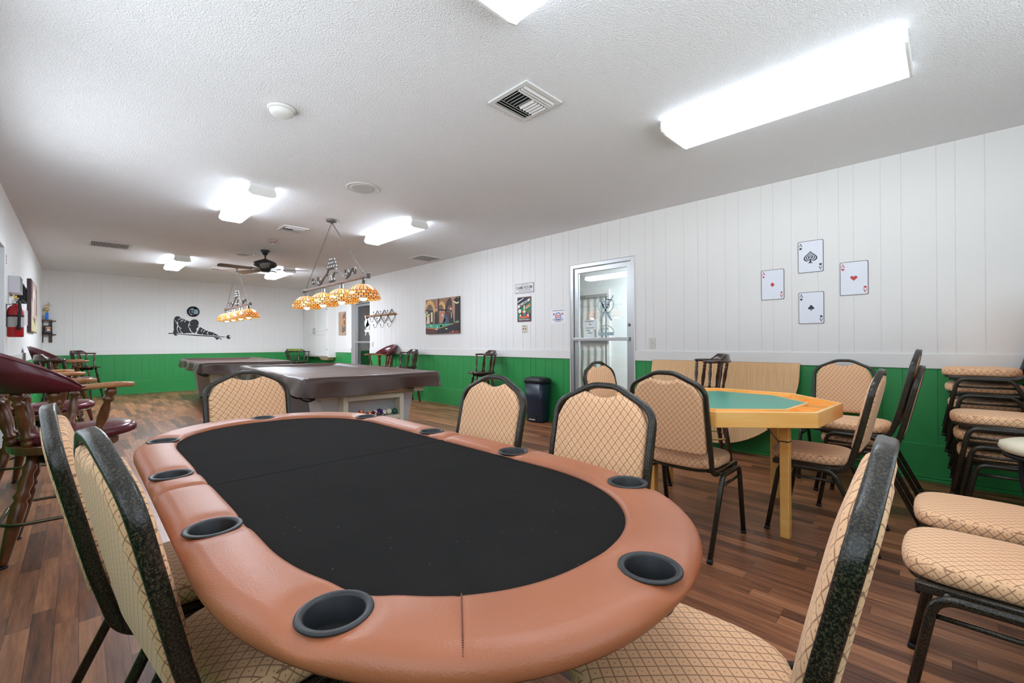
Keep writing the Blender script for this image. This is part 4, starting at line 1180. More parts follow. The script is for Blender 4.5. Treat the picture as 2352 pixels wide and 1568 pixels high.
# ------------------------------------------------------------------ billiard lamps
def spiral(c, r0, r1, a0, turns, n=26, sgn=1):
    return [Vector((0, c[0] + (r0 + (r1 - r0) * i / n) * math.cos(a0 + sgn * 2 * PI * turns * i / n), c[1] + (r0 + (r1 - r0) * i / n) * math.sin(a0 + sgn * 2 * PI * turns * i / n))) for i in range(n + 1)]
def make_lamp(label, loc):
    zb = 1.815; L = .93
    t = thing('billiard_lamp', label, 'pendant lamp', (loc[0], loc[1], H), 0, 'four shade billiard lamps')
    o = -H
    mb = MB(); mb.lathe([(.062, -.003), (.066, -.012), (.058, -.026), (.02, -.034), (.008, -.05)], n=24); mb.build('canopy', M['iron'], t)
    for s in (-1, 1):
        a, b = Vector((0, s * .012, -.045)), Vector((0, s * (L - .09), zb - H + .03)); n = 46
        mb = MB(); d = (b - a) / n; dn = d.normalized(); side = Vector((1, 0, 0)); up = dn.cross(side)
        for i in range(n):
            c = a + d * (i + .5); l = d.length * .66; wv = side if i % 2 else up
            mb.tube([c + dn * (l * math.cos(q * PI / 4)) + wv * (.0075 * math.sin(q * PI / 4)) for q in range(8)], r=.0022, n=5, closed=True)
        mb.build('chain', M['iron'], t)
    mb = MB(); mb.box((0, 0, zb - H), (.032, 2 * L, .034)); mb.build('bar', M['barwood'], t, bevel=.004)
    for s in (-1, 1):
        mb = MB(); mb.box((0, s * L, zb - H), (.046, .03, .056)); mb.build('bar_end', M['iron'], t, bevel=.006)
    # scrollwork on the bar
    zt = zb - H + .017
    for s in (-1, 1):
        mb = MB(); pr = rrect(.010, .024, .003, 1)
        a = [Vector((0, s * .10, zt + .19)), Vector((0, s * .13, zt + .14)), Vector((0, s * .22, zt + .095)), Vector((0, s * .33, zt + .03)), Vector((0, s * .40, zt + .008))]
        tail = spiral((s * .40, zt + .07), .062, .022, -PI / 2, .95, 22, s)
        mb.tube(spline(a, 5) + tail[1:], prof=pr, nrm=(1, 0, 0))
        b = [Vector((0, s * .40, zt + .008)), Vector((0, s * .47, zt + .03)), Vector((0, s * .54, zt + .085)), Vector((0, s * .60, zt + .115))]
        tail = spiral((s * .60, zt + .07), .045, .016, PI / 2, .9, 20, -s)
        mb.tube(spline(b, 5) + tail[1:], prof=pr, nrm=(1, 0, 0))
        c = [Vector((0, s * .02, zt + .03)), Vector((0, s * .05, zt + .09)), Vector((0, s * .10, zt + .12)), Vector((0, s * .16, zt + .10))]
        mb.tube(spline(c, 5), prof=pr, nrm=(1, 0, 0))
        mb.build('scroll', M['iron'], t)
    for r, k in ((0, 4), (1, 3), (2, 2)):
        for i in range(k):
            mb = MB(); mb.sphere((0, (i - (k - 1) / 2) * .058, zt + .19 + r * .045 - .0), .029, 14); mb.build('ornament_ball', M['iron'], t)
    mb = MB(); mb.sphere((0, -.03, zt + .03), .03, 14); mb.sphere((0, .03, zt + .03), .03, 14); mb.build('lower_ornament', M['iron'], t)
    for y in (-.82, -.273, .273, .82):
        mb = MB(); mb.lathe([(.012, zb - H - .017), (.016, zb - H - .03), (.03, zb - H - .04), (.03, zb - H - .075), (.045, zb - H - .085)], (0, y, 0), n=18); sk = mb.build('socket', M['iron'], t)
        z0 = zb - H - .083; n = 48; rows = []; pr = [(.042, 0), (.082, -.014), (.120, -.040), (.150, -.073), (.172, -.110), (.183, -.138), (.185, -.156), (.177, -.165)]
        mb = MB(); base = len(mb.v)
        for r, z in pr: rows.append([(r * math.cos(2 * PI * i / n), y + r * math.sin(2 * PI * i / n), z0 + z) for i in range(n + 1)])
        vs = [p for r in rows for p in r]; m1 = n + 1
        fs = [(i * m1 + j, i * m1 + j + 1, (i + 1) * m1 + j + 1, (i + 1) * m1 + j) for i in range(len(pr) - 1) for j in range(n)]
        mb.add(vs, fs, 0, True)
        me_o = mb.build('shade', M['shade'], t, recalc=False); uvl = me_o.data.uv_layers.new(name='uv')
        for lp in me_o.data.loops:
            i = lp.vertex_index; uvl.data[lp.index].uv = ((i % m1) / n * 22, (i // m1) / (len(pr) - 1))
        mb = MB(); mb.sphere((0, y, z0 - .140), .042, 16); mb.lathe([(.016, z0 - .10), (.018, z0 - .01)], (0, y, 0), n=12); mb.build('bulb', M['bulb'], sk)
    return t
make_lamp('large looking near billiard lamp with four amber leaded shades on chains', (2.19, 5.31))
make_lamp('small looking far billiard lamp with amber shades, before the pool player decal', (2.19, 9.80))

# ------------------------------------------------------------------ ceiling fan
t = thing('ceiling_fan', 'black five blade ceiling fan hanging between the two billiard lamps', 'ceiling fan', (2.135, 7.78, H))
mb = MB(); mb.lathe([(.068, -.002), (.07, -.02), (.045, -.05), (.03, -.075), (.014, -.085)], n=28); mb.build('canopy', M['fan'], t)
mb = MB(); mb.lathe([(.012, -.08), (.012, -.15)], n=14); mb.build('downrod', M['fan'], t)
mb = MB(); mb.lathe([(.02, -.135), (.05, -.15), (.10, -.17), (.155, -.195), (.172, -.225), (.165, -.25), (.13, -.275), (.08, -.29), (.075, -.335), (.05, -.35), (.001, -.352)], n=36); mb.build('motor_housing', M['fan'], t)
for k in range(5):
    a = math.radians(38 + 72 * k); Rm = Matrix.Rotation(a, 3, 'Z') @ Matrix.Rotation(math.radians(11), 3, 'X')
    z = -.305
    br = MB(); o2 = [(.07, -.012), (.07, .012), (.15, .02), (.22, .045), (.235, 0), (.22, -.045), (.15, -.02)]
    br.prism(o2, -.004, .004, fn=lambda x, y, c: tuple(Rm @ Vector((x, y, c)) + Vector((0, 0, z)))); ar = br.build('blade_arm', M['fan'], t)
    bl = MB(); o2 = [(.18, -.052), (.45, -.066), (.62, -.07), (.655, -.05), (.66, 0), (.655, .05), (.62, .07), (.45, .066), (.18, .052)]
    bl.prism(o2, -.011, -.005, fn=lambda x, y, c: tuple(Rm @ Vector((x, y, c)) + Vector((0, 0, z)))); bl.build('blade', M['fanb'], t)

# ------------------------------------------------------------------ ceiling fittings
def vent4(x, y, w, d, label, rz=0):
    """supply register with louvres in three groups"""
    t = thing('air_register', label, 'air vent', (x, y, H), rz, 'supply air registers')
    mb = MB()
    for q in ((-w / 2, -w / 2 + .03, -d / 2, d / 2), (w / 2 - .03, w / 2, -d / 2, d / 2), (-w / 2 + .03, w / 2 - .03, -d / 2, -d / 2 + .03), (-w / 2 + .03, w / 2 - .03, d / 2 - .03, d / 2)):
        mb.box2((q[0], q[2], -.012), (q[1], q[3], -.001))
    mb.build('register_frame', M['ventw'], t, bevel=.002)
    mb = MB(); mb.box2((-w / 2 + .028, -d / 2 + .028, -.0025), (w / 2 - .028, d / 2 - .028, -.001)); mb.build('duct_shade', M['dark'], t)  # flat dark sheet in place of the duct's shade
    iw, idp = w - .06, d - .06
    for k in range(3):
        for s, tl in ((-1, -40), (1, 40)):
            l = MB(); yy = s * (idp / 2 - .014 - k * .022)
            l.box((0, yy, -.012), (iw, .020, .0016), M=Matrix.Rotation(math.radians(tl), 3, 'X')); l.build('louvre', M['ventw'], t)
    for k in range(10):
        l = MB(); xx = -iw / 2 + .014 + k * (iw - .028) / 9
        l.box((xx, 0, -.012), (.022, idp - .15, .0016), M=Matrix.Rotation(math.radians(-42 if k < 5 else 42), 3, 'Y')); l.build('louvre', M['ventw'], t)
    return t
vent4(1.985, 1.87, .33, .33, 'square white supply vent near the camera, in front of the wide light')
vent4(2.0, 6.08, .30, .30, 'white supply vent on the ceiling left of the big lamp chains')
vent4(2.0, 10.3, .30, .30, 'small white supply vent far back, left of the fan blades')
t = thing('return_grille', 'long white return grille with dark slots on the ceiling at the left', 'air vent', (.338, 8.93, H))
mb = MB(); w, d = .48, .50
for q in ((-w / 2, -w / 2 + .035, -d / 2, d / 2), (w / 2 - .035, w / 2, -d / 2, d / 2), (-w / 2 + .035, w / 2 - .035, -d / 2, -d / 2 + .035), (-w / 2 + .035, w / 2 - .035, d / 2 - .035, d / 2)):
    mb.box2((q[0], q[2], -.012), (q[1], q[3], -.001))
mb.build('grille_frame', M['ventw'], t)
mb = MB(); mb.box2((-w / 2 + .03, -d / 2 + .03, -.003), (w / 2 - .03, d / 2 - .03, -.001)); mb.build('duct_shade', M['dark'], t)  # dark sheet behind the slats stands in for shade inside the duct
for k in range(24):
    l = MB(); l.box((-w / 2 + .047 + k * (w - .094) / 23, 0, -.009), (.0065, d - .06, .008)); l.build('slat', M['ventw'], t)
t = thing('grey_ceiling_grille', 'flat grey ceiling grille by the right wall beyond the big lamp', 'air vent', (4.345, 6.53, H), 0)
mb = MB(); mb.box2((-.21, -.20, -.01), (.21, .20, -.001)); mb.build('grille_frame', M['ventw'], t)
mb = MB(); mb.box2((-.185, -.175, -.013), (.185, .175, -.009)); mb.build('grille_face', M['greymet'], t)
def speaker(x, y, r, label):
    t = thing('ceiling_speaker', label, 'ceiling speaker', (x, y, H), 0, 'round ceiling speakers')
    mb = MB(); mb.lathe([(r, -.001), (r, -.006), (r * .93, -.010), (r * .86, -.008)], n=40); mb.build('rim', M['ventw'], t)
    mb = MB(); mb.lathe([(r * .86, -.0075), (r * .6, -.009), (.001, -.0095)], n=40); mb.build('mesh_grille', M['ventw'] if x < 1.7 else plain('speaker_mesh', (196, 196, 194), .6), t)
speaker(1.955, 4.01, .155, 'round ceiling speaker above the near pool table, closest to the camera')
t = thing('octagonal_ceiling_plate', 'white octagonal cover plate on the ceiling left of the fan', 'ceiling plate', (1.955, 8.37, H))
mb = MB(); mb.lathe([(.175, -.001), (.165, -.008), (.10, -.012)], n=8); mb.build('plate', M['ventw'], t)
mb = MB(); mb.lathe([(.095, -.012), (.09, -.015), (.001, -.015)], n=24); mb.build('centre_disc', M['greymet'], t)
t = thing('smoke_detector', 'white round smoke detector on the ceiling nearest the camera', 'smoke detector', (.925, 3.02, H))
mb = MB(); mb.lathe([(.082, -.001), (.082, -.012), (.076, -.016)], n=36); mb.build('mount_plate', M['whitepl'], t)
mb = MB(); mb.lathe([(.072, -.014), (.068, -.034), (.05, -.046), (.03, -.05), (.001, -.051)], n=36); mb.build('sensor_head', M['whitepl'], t)
t = thing('alarm_sensor', 'pinkish beige dome sensor with a clear tip on the ceiling above the fan', 'ceiling sensor', (2.0, 6.92, H))
mb = MB(); mb.lathe([(.062, -.001), (.062, -.016), (.055, -.03), (.036, -.044), (.02, -.048)], n=28); mb.build('sensor_body', M['pinkpl'], t)
mb = MB(); mb.lathe([(.018, -.046), (.018, -.058), (.012, -.068), (.001, -.071)], n=16); mb.build('clear_tip', M['chrome'], t)

# ------------------------------------------------------------------ things on the right wall
def text_mesh(s, size, mat, parent, x, y, z, bold=0.0, sx=1.0, shear=0.0, mirror=False, rot=0.0, name='lettering', align='CENTER'):
    cu = bpy.data.curves.new('txt', 'FONT'); cu.body = s; cu.size = size; cu.align_x = align; cu.align_y = 'CENTER'
    cu.extrude = .0004; cu.offset = bold; cu.shear = shear
    to = bpy.data.objects.new('txt', cu); COL.objects.link(to)
    dg = bpy.context.evaluated_depsgraph_get(); me = bpy.data.meshes.new_from_object(to.evaluated_get(dg))
    bpy.data.objects.remove(to); bpy.data.curves.remove(cu)
    R = Matrix.Translation((x, y, z)) @ Matrix.Rotation(rot, 4, 'Z') @ Matrix.Diagonal((-sx if mirror else sx, 1, 1, 1))
    me.transform(R)
    if mirror: me.flip_normals()
    me.materials.clear(); me.materials.append(mat); me.name = name
    o = bpy.data.objects.new(name, me); COL.objects.link(o); o.parent = parent
    return o
def disc(n, r, cx, cy, sx=1.0): return [(cx + sx * r * math.cos(2 * PI * i / n), cy + r * math.sin(2 * PI * i / n)) for i in range(n)]
def heart(r, cx, cy, flip=1):
    out = []
    for i in range(40):
        t = 2 * PI * i / 40; out.append((cx + flip * r * .0625 * 16 * math.sin(t) ** 3, cy + flip * r * .0625 * (13 * math.cos(t) - 5 * math.cos(2 * t) - 2 * math.cos(3 * t) - math.cos(4 * t) + 1)))
    return out[::-1]
def spade(mb, r, cx, cy, z, mat, flip=1, h=.0006):
    hp = [(cx - (x - cx), cy - (y - cy) + .1 * r * flip) for x, y in heart(r, cx, cy, flip)]
    mb.prism(hp, z, z + h, mat)
    st = [(-.08, -.3), (.08, -.3), (.14, -.85), (.38, -1.05), (-.38, -1.05), (-.14, -.85)]
    mb.prism([(cx + flip * a * r, cy + flip * b * r) for a, b in st[::-1]], z, z + h, mat)
def club(mb, r, cx, cy, z, mat, flip=1, h=.0006):
    for a, b in ((0, .55), (-.52, -.12), (.52, -.12)): mb.prism(disc(20, r * .46, cx + flip * a * r, cy + flip * b * r), z, z + h, mat)
    mb.prism([(cx + flip * a * r, cy + flip * b * r) for a, b in [(-.34, -1), (.34, -1), (.1, -.5), (.1, .3), (-.1, .3), (-.1, -.5)]], z, z + h, mat)
def diamond(mb, r, cx, cy, z, mat, flip=1, h=.0006):
    mb.prism([(cx, cy + r), (cx - r * .82, cy), (cx, cy - r), (cx + r * .82, cy)], z, z + h, mat)
def heartp(mb, r, cx, cy, z, mat, flip=1, h=.0006): mb.prism(heart(r, cx, cy, flip), z, z + h, mat)
def serif_A(mb, cx, cy, s, z, mat, flip=1):
    P = lambda pts: mb.prism([(cx + flip * a * s, cy + flip * b * s) for a, b in pts], z, z + .0006, mat)
    P([(-.40, -.5), (-.28, -.5), (.02, .38), (-.05, .5)]); P([(.22, -.5), (.42, -.5), (.05, .5), (-.05, .5)])
    P([(-.22, -.16), (.26, -.16), (.24, -.08), (-.2, -.08)]); P([(-.5, -.56), (-.16, -.56), (-.16, -.49), (-.5, -.49)]); P([(.12, -.56), (.54, -.56), (.54, -.49), (.12, -.49)])
def ace(y, z, kind, label):
    t = thing('playing_card_sign', label, 'wall sign', M=on_right(y, z), group='ace of cards tin signs')
    w, h = .193, .287
    mb = MB(); mb.prism(rrect(w, h, .012, 4), .0008, .005); mb.build('rusty_border', M['rust'], t)
    mb = MB(); mb.prism(rrect(w - .008, h - .008, .011, 4), .005, .0056); mb.build('card_face', M['tincard'], t)
    fn = {'spade': spade, 'club': club, 'diamond': diamond, 'heart': heartp}[kind]
    col = M['cardred'] if kind in ('heart', 'diamond') else M['cardblk']
    Z = .0056
    for sg in (-1, 1):
        mb = MB(); serif_A(mb, sg * (-w / 2 + .021), sg * (h / 2 - .030), .030, Z, 0, sg); fn(mb, .0115, sg * (-w / 2 + .021), sg * (h / 2 - .064), Z, 0, sg)
        mb.build('corner_index', col, t)
    mb = MB()
    if kind == 'spade':
        spade(mb, .052, 0, -.005, Z, 0)
        for r, m in ((.041, 1), (.035, 0), (.027, 1), (.021, 0)):
            hp = heart(r, 0, -.005, 1); mb.prism([(-x, -.01 - y + .004) for x, y in hp], Z + .0006, Z + .0008 + (.052 - r) * .02, m)
        diamond(mb, .014, 0, -.003, Z + .0013, 1); club(mb, .007, 0, -.003, Z + .002, 0)
    else: fn(mb, .024 if kind != 'diamond' else .022, 0, 0, Z, 0)
    mb.build('centre_pip', [col, M['tincard']], t)
ace(1.193, 1.633, 'diamond', 'ace of diamonds tin sign, leftmost of the four card signs')
ace(.888, 1.858, 'spade', 'ace of spades tin sign with ornate spade, topmost of the four card signs')
ace(.578, 1.628, 'heart', 'ace of hearts tin sign, rightmost of the four card signs')
ace(.885, 1.394, 'club', 'ace of clubs tin sign, lowest of the four card signs')

t = thing('game_room_sign', 'small weathered tin sign reading GAME ROOM above the billiards poster', 'wall sign', M=on_right(4.455, 1.901))
mb = MB(); mb.prism(rrect(.385, .145, .014, 4), .0008, .005); mb.build('rusty_border', M['rust'], t)
mb = MB(); mb.prism(rrect(.375, .135, .012, 4), .005, .0056); mb.build('sign_face', M['tinsign'], t)
dk = plain('sign_brown', (92, 62, 58), .6); gy = plain('sign_grey', (130, 126, 128), .6)
text_mesh('GAME ROOM', .062, dk, t, 0, .008, .006, .0008, .86)
text_mesh('WELCOME TO THE', .018, gy, t, 0, .050, .006, 0, 1.0)
mb = MB()
rnd = random.Random(4)
for yy, x0, x1, hh in ((-.030, -.12, .13, .010), (-.052, -.17, .17, .007)):
    x = x0
    while x < x1:
        w = rnd.uniform(.008, .03); mb.box2((x, yy - hh / 2, .0056), (min(x1, x + w), yy + hh / 2, .0062)); x += w + .006
mb.build('small_print', gy, t)

t = thing('billiards_sign', 'tall tin billiards poster with racked balls below the GAME ROOM sign', 'wall sign', M=on_right(4.457, 1.588))
mb = MB(); mb.prism(rrect(.288, .374, .012, 4), .0008, .005); mb.build('rusty_border', plain('poster_edge', (178, 134, 124), .6), t)
mb = MB(); mb.prism(rrect(.270, .356, .010, 4), .005, .0056); mb.build('poster_ground', colm((40, 44, 66)), t)
mb = MB(); Z = .0056; cs = [colm((28, 122, 86)), colm((232, 226, 214)), colm((222, 78, 44)), colm((238, 176, 60)), colm((40, 70, 160)), colm((34, 130, 80)), colm((208, 40, 40)), colm((34, 36, 44)), colm((226, 120, 70))]
S = lambda pts, lv, m: mb.prism(pts, Z, Z + .0004 * lv, m)
S([(-.13, -.02), (.13, .12), (.13, -.06), (.02, -.14), (-.13, -.14)], 1, 0)
S([(-.13, .015), (.115, .125), (.115, .16), (-.13, .065)], 2, 1)                       # pale lettering band
S([(-.13, .105), (-.01, .162), (-.01, .172), (-.13, .125)], 2, 1)
S([(.03, .02), (.12, .062), (.12, .085), (.03, .042)], 2, 8); S([(.03, .005), (.12, .045), (.12, .055), (.03, .017)], 2, 1)
S([(.05, -.07), (.125, -.03), (.125, -.02), (.05, -.058)], 2, 2)
S(disc(24, .031, -.092, -.022), 2, 1)
S([(-.012, -.02), (.012, -.02), (.012, .05), (.0, .065), (-.012, .05)], 3, 1); S([(-.02, -.03), (.02, -.03), (.010, .005), (-.010, .005)], 4, 3)
for i, (x, y, c) in enumerate([(-.034, -.045, 2), (-.012, -.03, 1), (.012, -.035, 1), (.032, -.045, 6), (-.045, -.065, 7), (.05, -.06, 4), (.0, -.055, 3), (-.02, -.062, 6), (.022, -.06, 5), (-.077, -.09, 1), (-.038, -.09, 4), (0, -.09, 5), (.038, -.09, 6), (.077, -.09, 1)]):
    S(disc(16, .017, x, y), 3 + (i % 3), c)
S([(-.105, -.115), (.105, -.115), (.11, -.100), (-.11, -.100)], 6, 2); S([(-.10, -.128), (.10, -.128), (.105, -.115), (-.105, -.115)], 6, 8)
mb.build('poster_print', cs, t)
text_mesh('BILLIARDS', .046, colm((40, 44, 66)), t, -.008, .088, Z + .001, .0015, .86, 0, False, math.atan2(.11, .245))
text_mesh('Rack it & Crack it', .030, cs[1], t, 0, -.151, Z + .0004, .0008, 1.0, .3)

t = thing('key_switch_plate', 'beige double key switch plate under the billiards poster', 'switch plate', M=on_right(4.453, 1.298))
mb = MB(); mb.prism(rrect(.108, .105, .004, 2), .0005, .008); mb.build('plate', plain('beige_plate', (206, 200, 178), .45), t, bevel=.002)
for x in (-.022, .022):
    mb = MB(); mb.lathe([(.009, .008), (.009, .012), (.001, .012)], (x, .004, 0), n=14); mb.box((x, -.004, .010), (.006, .02, .006)); mb.build('key_switch', M['alud'], t)
mb = MB(); mb.box2((-.04, .040, .008), (.036, .046, .0085)); mb.build('plate_print', M['dark'], t)

t = thing('wall_notice', 'white paper notice with a blue and red round emblem beside the door', 'notice', M=on_right(3.815, 1.458))
mb = MB(); mb.prism(rrect(.262, .196, .003, 2), .0005, .0012); mb.build('sheet', M['paper'], t)
mb = MB(); Z = .0012; bl, rd, bk, wh = colm((116, 142, 200)), colm((206, 92, 92)), colm((96, 100, 124)), M['paper']
mb.prism(disc(28, .056, 0, -.004), Z, Z + .0003, 0); mb.prism(disc(24, .040, 0, -.004), Z, Z + .0006, 3)
for yy in (.012, -.004, -.02): mb.box2((-.034, yy - .005, Z), (.034, yy + .005, Z + .0008), 1)
for s in (-1, 1): mb.prism([(s * .05, .03), (s * .085, .045), (s * .095, .02), (s * .078, .012)], Z, Z + .0005, 1)
for yy, a, b in ((.076, -.105, .115), (-.042, -.095, .095), (-.058, -.085, .085), (-.074, -.05, .05)): mb.box2((a, yy - .0035, Z), (b, yy + .0035, Z + .001), 2)
mb.build('notice_print', [bl, rd, bk, wh], t)

def switch(y, z, label, far=False):
    t = thing('light_switch', label, 'light switch', M=on_right(y, z))
    mb = MB(); mb.prism(rrect(.078, .118, .005, 2), .0005, .007); mb.build('plate', plain('switch_plate', (214, 212, 202), .4), t, bevel=.002)
    mb = MB(); mb.box((0, .004, .011), (.010, .024, .012)); mb.build('toggle', M['cream'], t)
    mb = MB()
    for s in (-1, 1): mb.lathe([(.0035, .007), (.0035, .0085)], (0, s * .034, 0), n=8)
    mb.build('screw', M['alud'], t)
switch(2.427, 1.081, 'light switch plate on the wall just right of the glass door')
switch(9.17, 1.075, 'small distant switch plate right of the far glass door')
t = thing('wall_outlet', 'green painted outlet with a pale plug low on the wall left of the trash can', 'outlet', M=on_right(4.545, .318, .019))
mb = MB(); mb.prism(rrect(.075, .115, .005, 2), .0005, .007); mb.build('plate', M['green'], t, bevel=.002)
mb = MB(); mb.box((0, -.01, .012), (.022, .03, .012)); mb.build('plug', M['cream'], t)
t = thing('wall_outlet', 'green painted outlet low on the back wall in the left part', 'outlet', M=on_back(.34, .36, 0))
mb = MB(); mb.prism(rrect(.075, .115, .005, 2), .0005, .007); mb.build('plate', M['green'], t, bevel=.002)

# pool hall canvas: a generic painted scene
t = thing('pool_hall_picture', 'stretched canvas painting of a vaulted pool hall with green table on the right wall', 'painting', M=on_right(6.49, 1.587))
w, h = 1.015, .640
mb = MB(); mb.box2((-w / 2, -h / 2, .001), (w / 2, h / 2, .034)); mb.build('canvas', colm((74, 46, 34)), t, bevel=.003)
C_ = [colm(c, .6) for c in ((150, 112, 84), (222, 172, 104), (120, 92, 82), (60, 48, 46), (34, 34, 40), (64, 160, 128), (206, 108, 56), (84, 50, 44), (210, 222, 178), (176, 128, 104), (226, 190, 160), (70, 84, 104), (236, 226, 206), (150, 52, 46))]
mb = MB(); Z0 = .0345
def S(pts, lv, m): mb.prism([(-w / 2 + a * w, -h / 2 + b * h) for a, b in pts], Z0, Z0 + .0004 * lv, m)
def A(cx, cy, rx, ry, a0=0, a1=180, n=18): return [(cx + rx * math.cos(math.radians(a0 + (a1 - a0) * i / n)), cy + ry * math.sin(math.radians(a0 + (a1 - a0) * i / n))) for i in range(n + 1)]
S([(0, 0), (1, 0), (1, 1), (0, 1)], 1, 0)
S([(0, .62)] + A(.13, .62, .17, .36)[::-1] + [(.3, .62)], 2, 1); S(A(.13, .6, .12, .26), 3, 2)
S(A(.5, .58, .13, .33), 2, 1); S(A(.48, .58, .09, .24), 3, 2)
S(A(.74, .55, .14, .42), 2, 3); S(A(.74, .52, .09, .26), 3, 2)
S([(.33, .28), (.38, .28), (.38, 1), (.33, 1)], 4, 9); S([(.38, .28), (.43, .28), (.43, 1), (.38, 1)], 4, 7); S([(.82, .3), (.88, .3), (.89, .82), (.92, 1), (.78, 1), (.81, .82)], 4, 9)
S([(.88, .3), (1, .3), (1, .8), (.89, .8)], 4, 4)
S([(0, .3), (.24, .3), (.24, .66), (0, .72)], 4, 3); S([(.02, .5), (.06, .5), (.06, .66), (.02, .67)], 5, 8); S([(.17, .34), (.22, .34), (.22, .62), (.17, .63)], 5, 8); S([(.0, .56), (.14, .55), (.14, .58), (0, .59)], 5, 8)
S([(.43, .3), (.58, .3), (.58, .66), (.43, .67)], 4, 9); S([(.43, .65), (.72, .62), (.72, .66), (.43, .69)], 5, 4); S([(.6, .3), (.72, .3), (.72, .6), (.6, .6)], 4, 7)
S([(.86, .84), (.97, .8), (1, .85), (1, .93), (.93, .98), (.86, .92)], 5, 4); S([(.84, .86), (.95, .79), (1, .83), (1, .86), (.95, .83), (.85, .89)], 6, 8)
# standing and leaning players as small painted figures
S([(.29, .28), (.30, .58), (.325, .64), (.37, .62), (.385, .45), (.38, .28)], 6, 4); S(A(.335, .70, .022, .045, 0, 360), 6, 10); S(A(.335, .72, .023, .03, 0, 180), 7, 3)
S([(.72, .28), (.73, .55), (.76, .63), (.81, .6), (.84, .45), (.86, .28)], 6, 4); S(A(.775, .69, .022, .045, 0, 360), 6, 10); S(A(.775, .71, .023, .03, 0, 180), 7, 4); S([(.775, .6), (.79, .58), (.80, .42), (.785, .42)], 7, 12)
S([(.56, .3), (.58, .5), (.62, .56), (.68, .48), (.72, .3)], 7, 11); S([(.47, .22), (.58, .42), (.62, .40), (.52, .20)], 7, 11); S(A(.53, .52, .026, .05, 0, 360), 8, 10); S(A(.525, .55, .026, .03, 0, 180), 9, 6); S([(.45, .19), (.5, .19), (.52, .23), (.47, .24)], 8, 10)
S([(.02, .28), (.05, .5), (.08, .56), (.12, .5), (.13, .28)], 6, 10); S(A(.085, .53, .03, .06, 0, 360), 7, 1)
S([(0, .28), (.9, .27), (.86, .24), (.48, .13), (0, .19)], 8, 5); S([(0, .28), (.9, .275), (.9, .29), (0, .295)], 9, 4)
S([(0, .16), (.34, .115), (.37, .14), (.0, .195)], 9, 6); S([(.37, .14), (.34, .115), (.84, .25), (.88, .27)], 9, 6)
S([(0, 0), (.36, 0), (.35, .12), (0, .165)], 9, 7); S([(.36, 0), (1, .02), (1, .3), (.88, .27), (.35, .118)], 9, 4); S([(.31, .118), (.35, .105), (.39, .125), (.35, .14)], 10, 12)
S([(.72, .02), (1, .03), (1, .07), (.74, .05)], 10, 13); S(A(.645, .13, .03, .018, 0, 360), 10, 8); S(A(.83, .055, .01, .018, 0, 360), 11, 12)
for x, y in ((.2, .215), (.37, .19), (.155, .245)): S(A(x, y, .014, .024, 0, 360, 12), 11, 12)
S([(.9, .29), (1, .3), (1, .34), (.9, .32)], 10, 5); S([(.9, .275), (1, .28), (1, .3), (.9, .29)], 10, 6)
mb.build('painted_scene', C_, t)

# coat rack, calendar print, cabinet
t = thing('wall_mounted_coat_rack', 'dark metal trellis coat rack with round hooks and wooden rod right of the far door', 'coat rack', M=on_right(8.62, 1.66))
mb = MB(); mb.tube([(-.79, .055, .035), (.52, .055, .035)], r=.016, n=10); mb.build('rod', M['armwood'], t)
mb = MB(); xs = [-.42, -.21, 0, .21, .42, .47]
def bar(a, b): mb.tube([(a[0], a[1], .018), (b[0], b[1], .018)], prof=rrect(.014, .007, .002, 1), nrm=(0, 0, 1))
top, bot, mid = .155, -.125, .01
for k in range(3):
    c = -.30 + .31 * k
    for s in (-1, 1):
        bar((c, top), (c + s * .155, mid)); bar((c, bot), (c + s * .155, mid))
mb.build('trellis', M['darkwood'], t)
for k in range(3):
    c = -.30 + .31 * k
    for (x, y) in ((c, bot), (c - .155, mid), (c, top)):
        hk = MB(); hk.tube(spline([(x, y, .022), (x, y - .03, .03), (x - .0, y - .075, .045), (x - .03, y - .095, .06), (x - .06, y - .07, .07), (x - .065, y - .035, .072)], 5), r=.004, n=6); hk.sphere((x - .065, y - .03, .072), .012, 10); hk.build('hook', M['rubber'], t)
t = thing('botanical_wall_print', 'tall narrow tan print with orange flowers left of the far door', 'picture', M=on_right(10.735, 1.60))
mb = MB(); mb.box2((-.20, -.288, .001), (.20, .288, .02)); mb.build('board', colm((184, 158, 132)), t)
mb = MB(); cs = [colm((112, 92, 80)), colm((206, 98, 60)), colm((226, 150, 80)), colm((140, 150, 110)), colm((214, 190, 160))]
def S(pts, lv, m): mb.prism(pts, .0205, .0205 + .0004 * lv, m)
S([(.0, -.25), (.19, -.2), (.19, .27), (.06, .2), (.0, 0)], 1, 0)
for x, y, r, c in ((.05, .14, .045, 1), (.03, .07, .04, 2), (.09, .05, .035, 3), (.05, -.01, .045, 2), (.13, .1, .03, 4), (.08, -.08, .035, 3), (.13, -.06, .03, 2)): S(disc(14, r, x, y), 2 + int(r * 100) % 3, c)
for k in range(22): mb.box2((-.16, .24 - k * .022, .0205), (-.16 + .05 + .03 * ((k * 7) % 3), .245 - k * .022, .021), 0)
mb.build('print', cs, t)

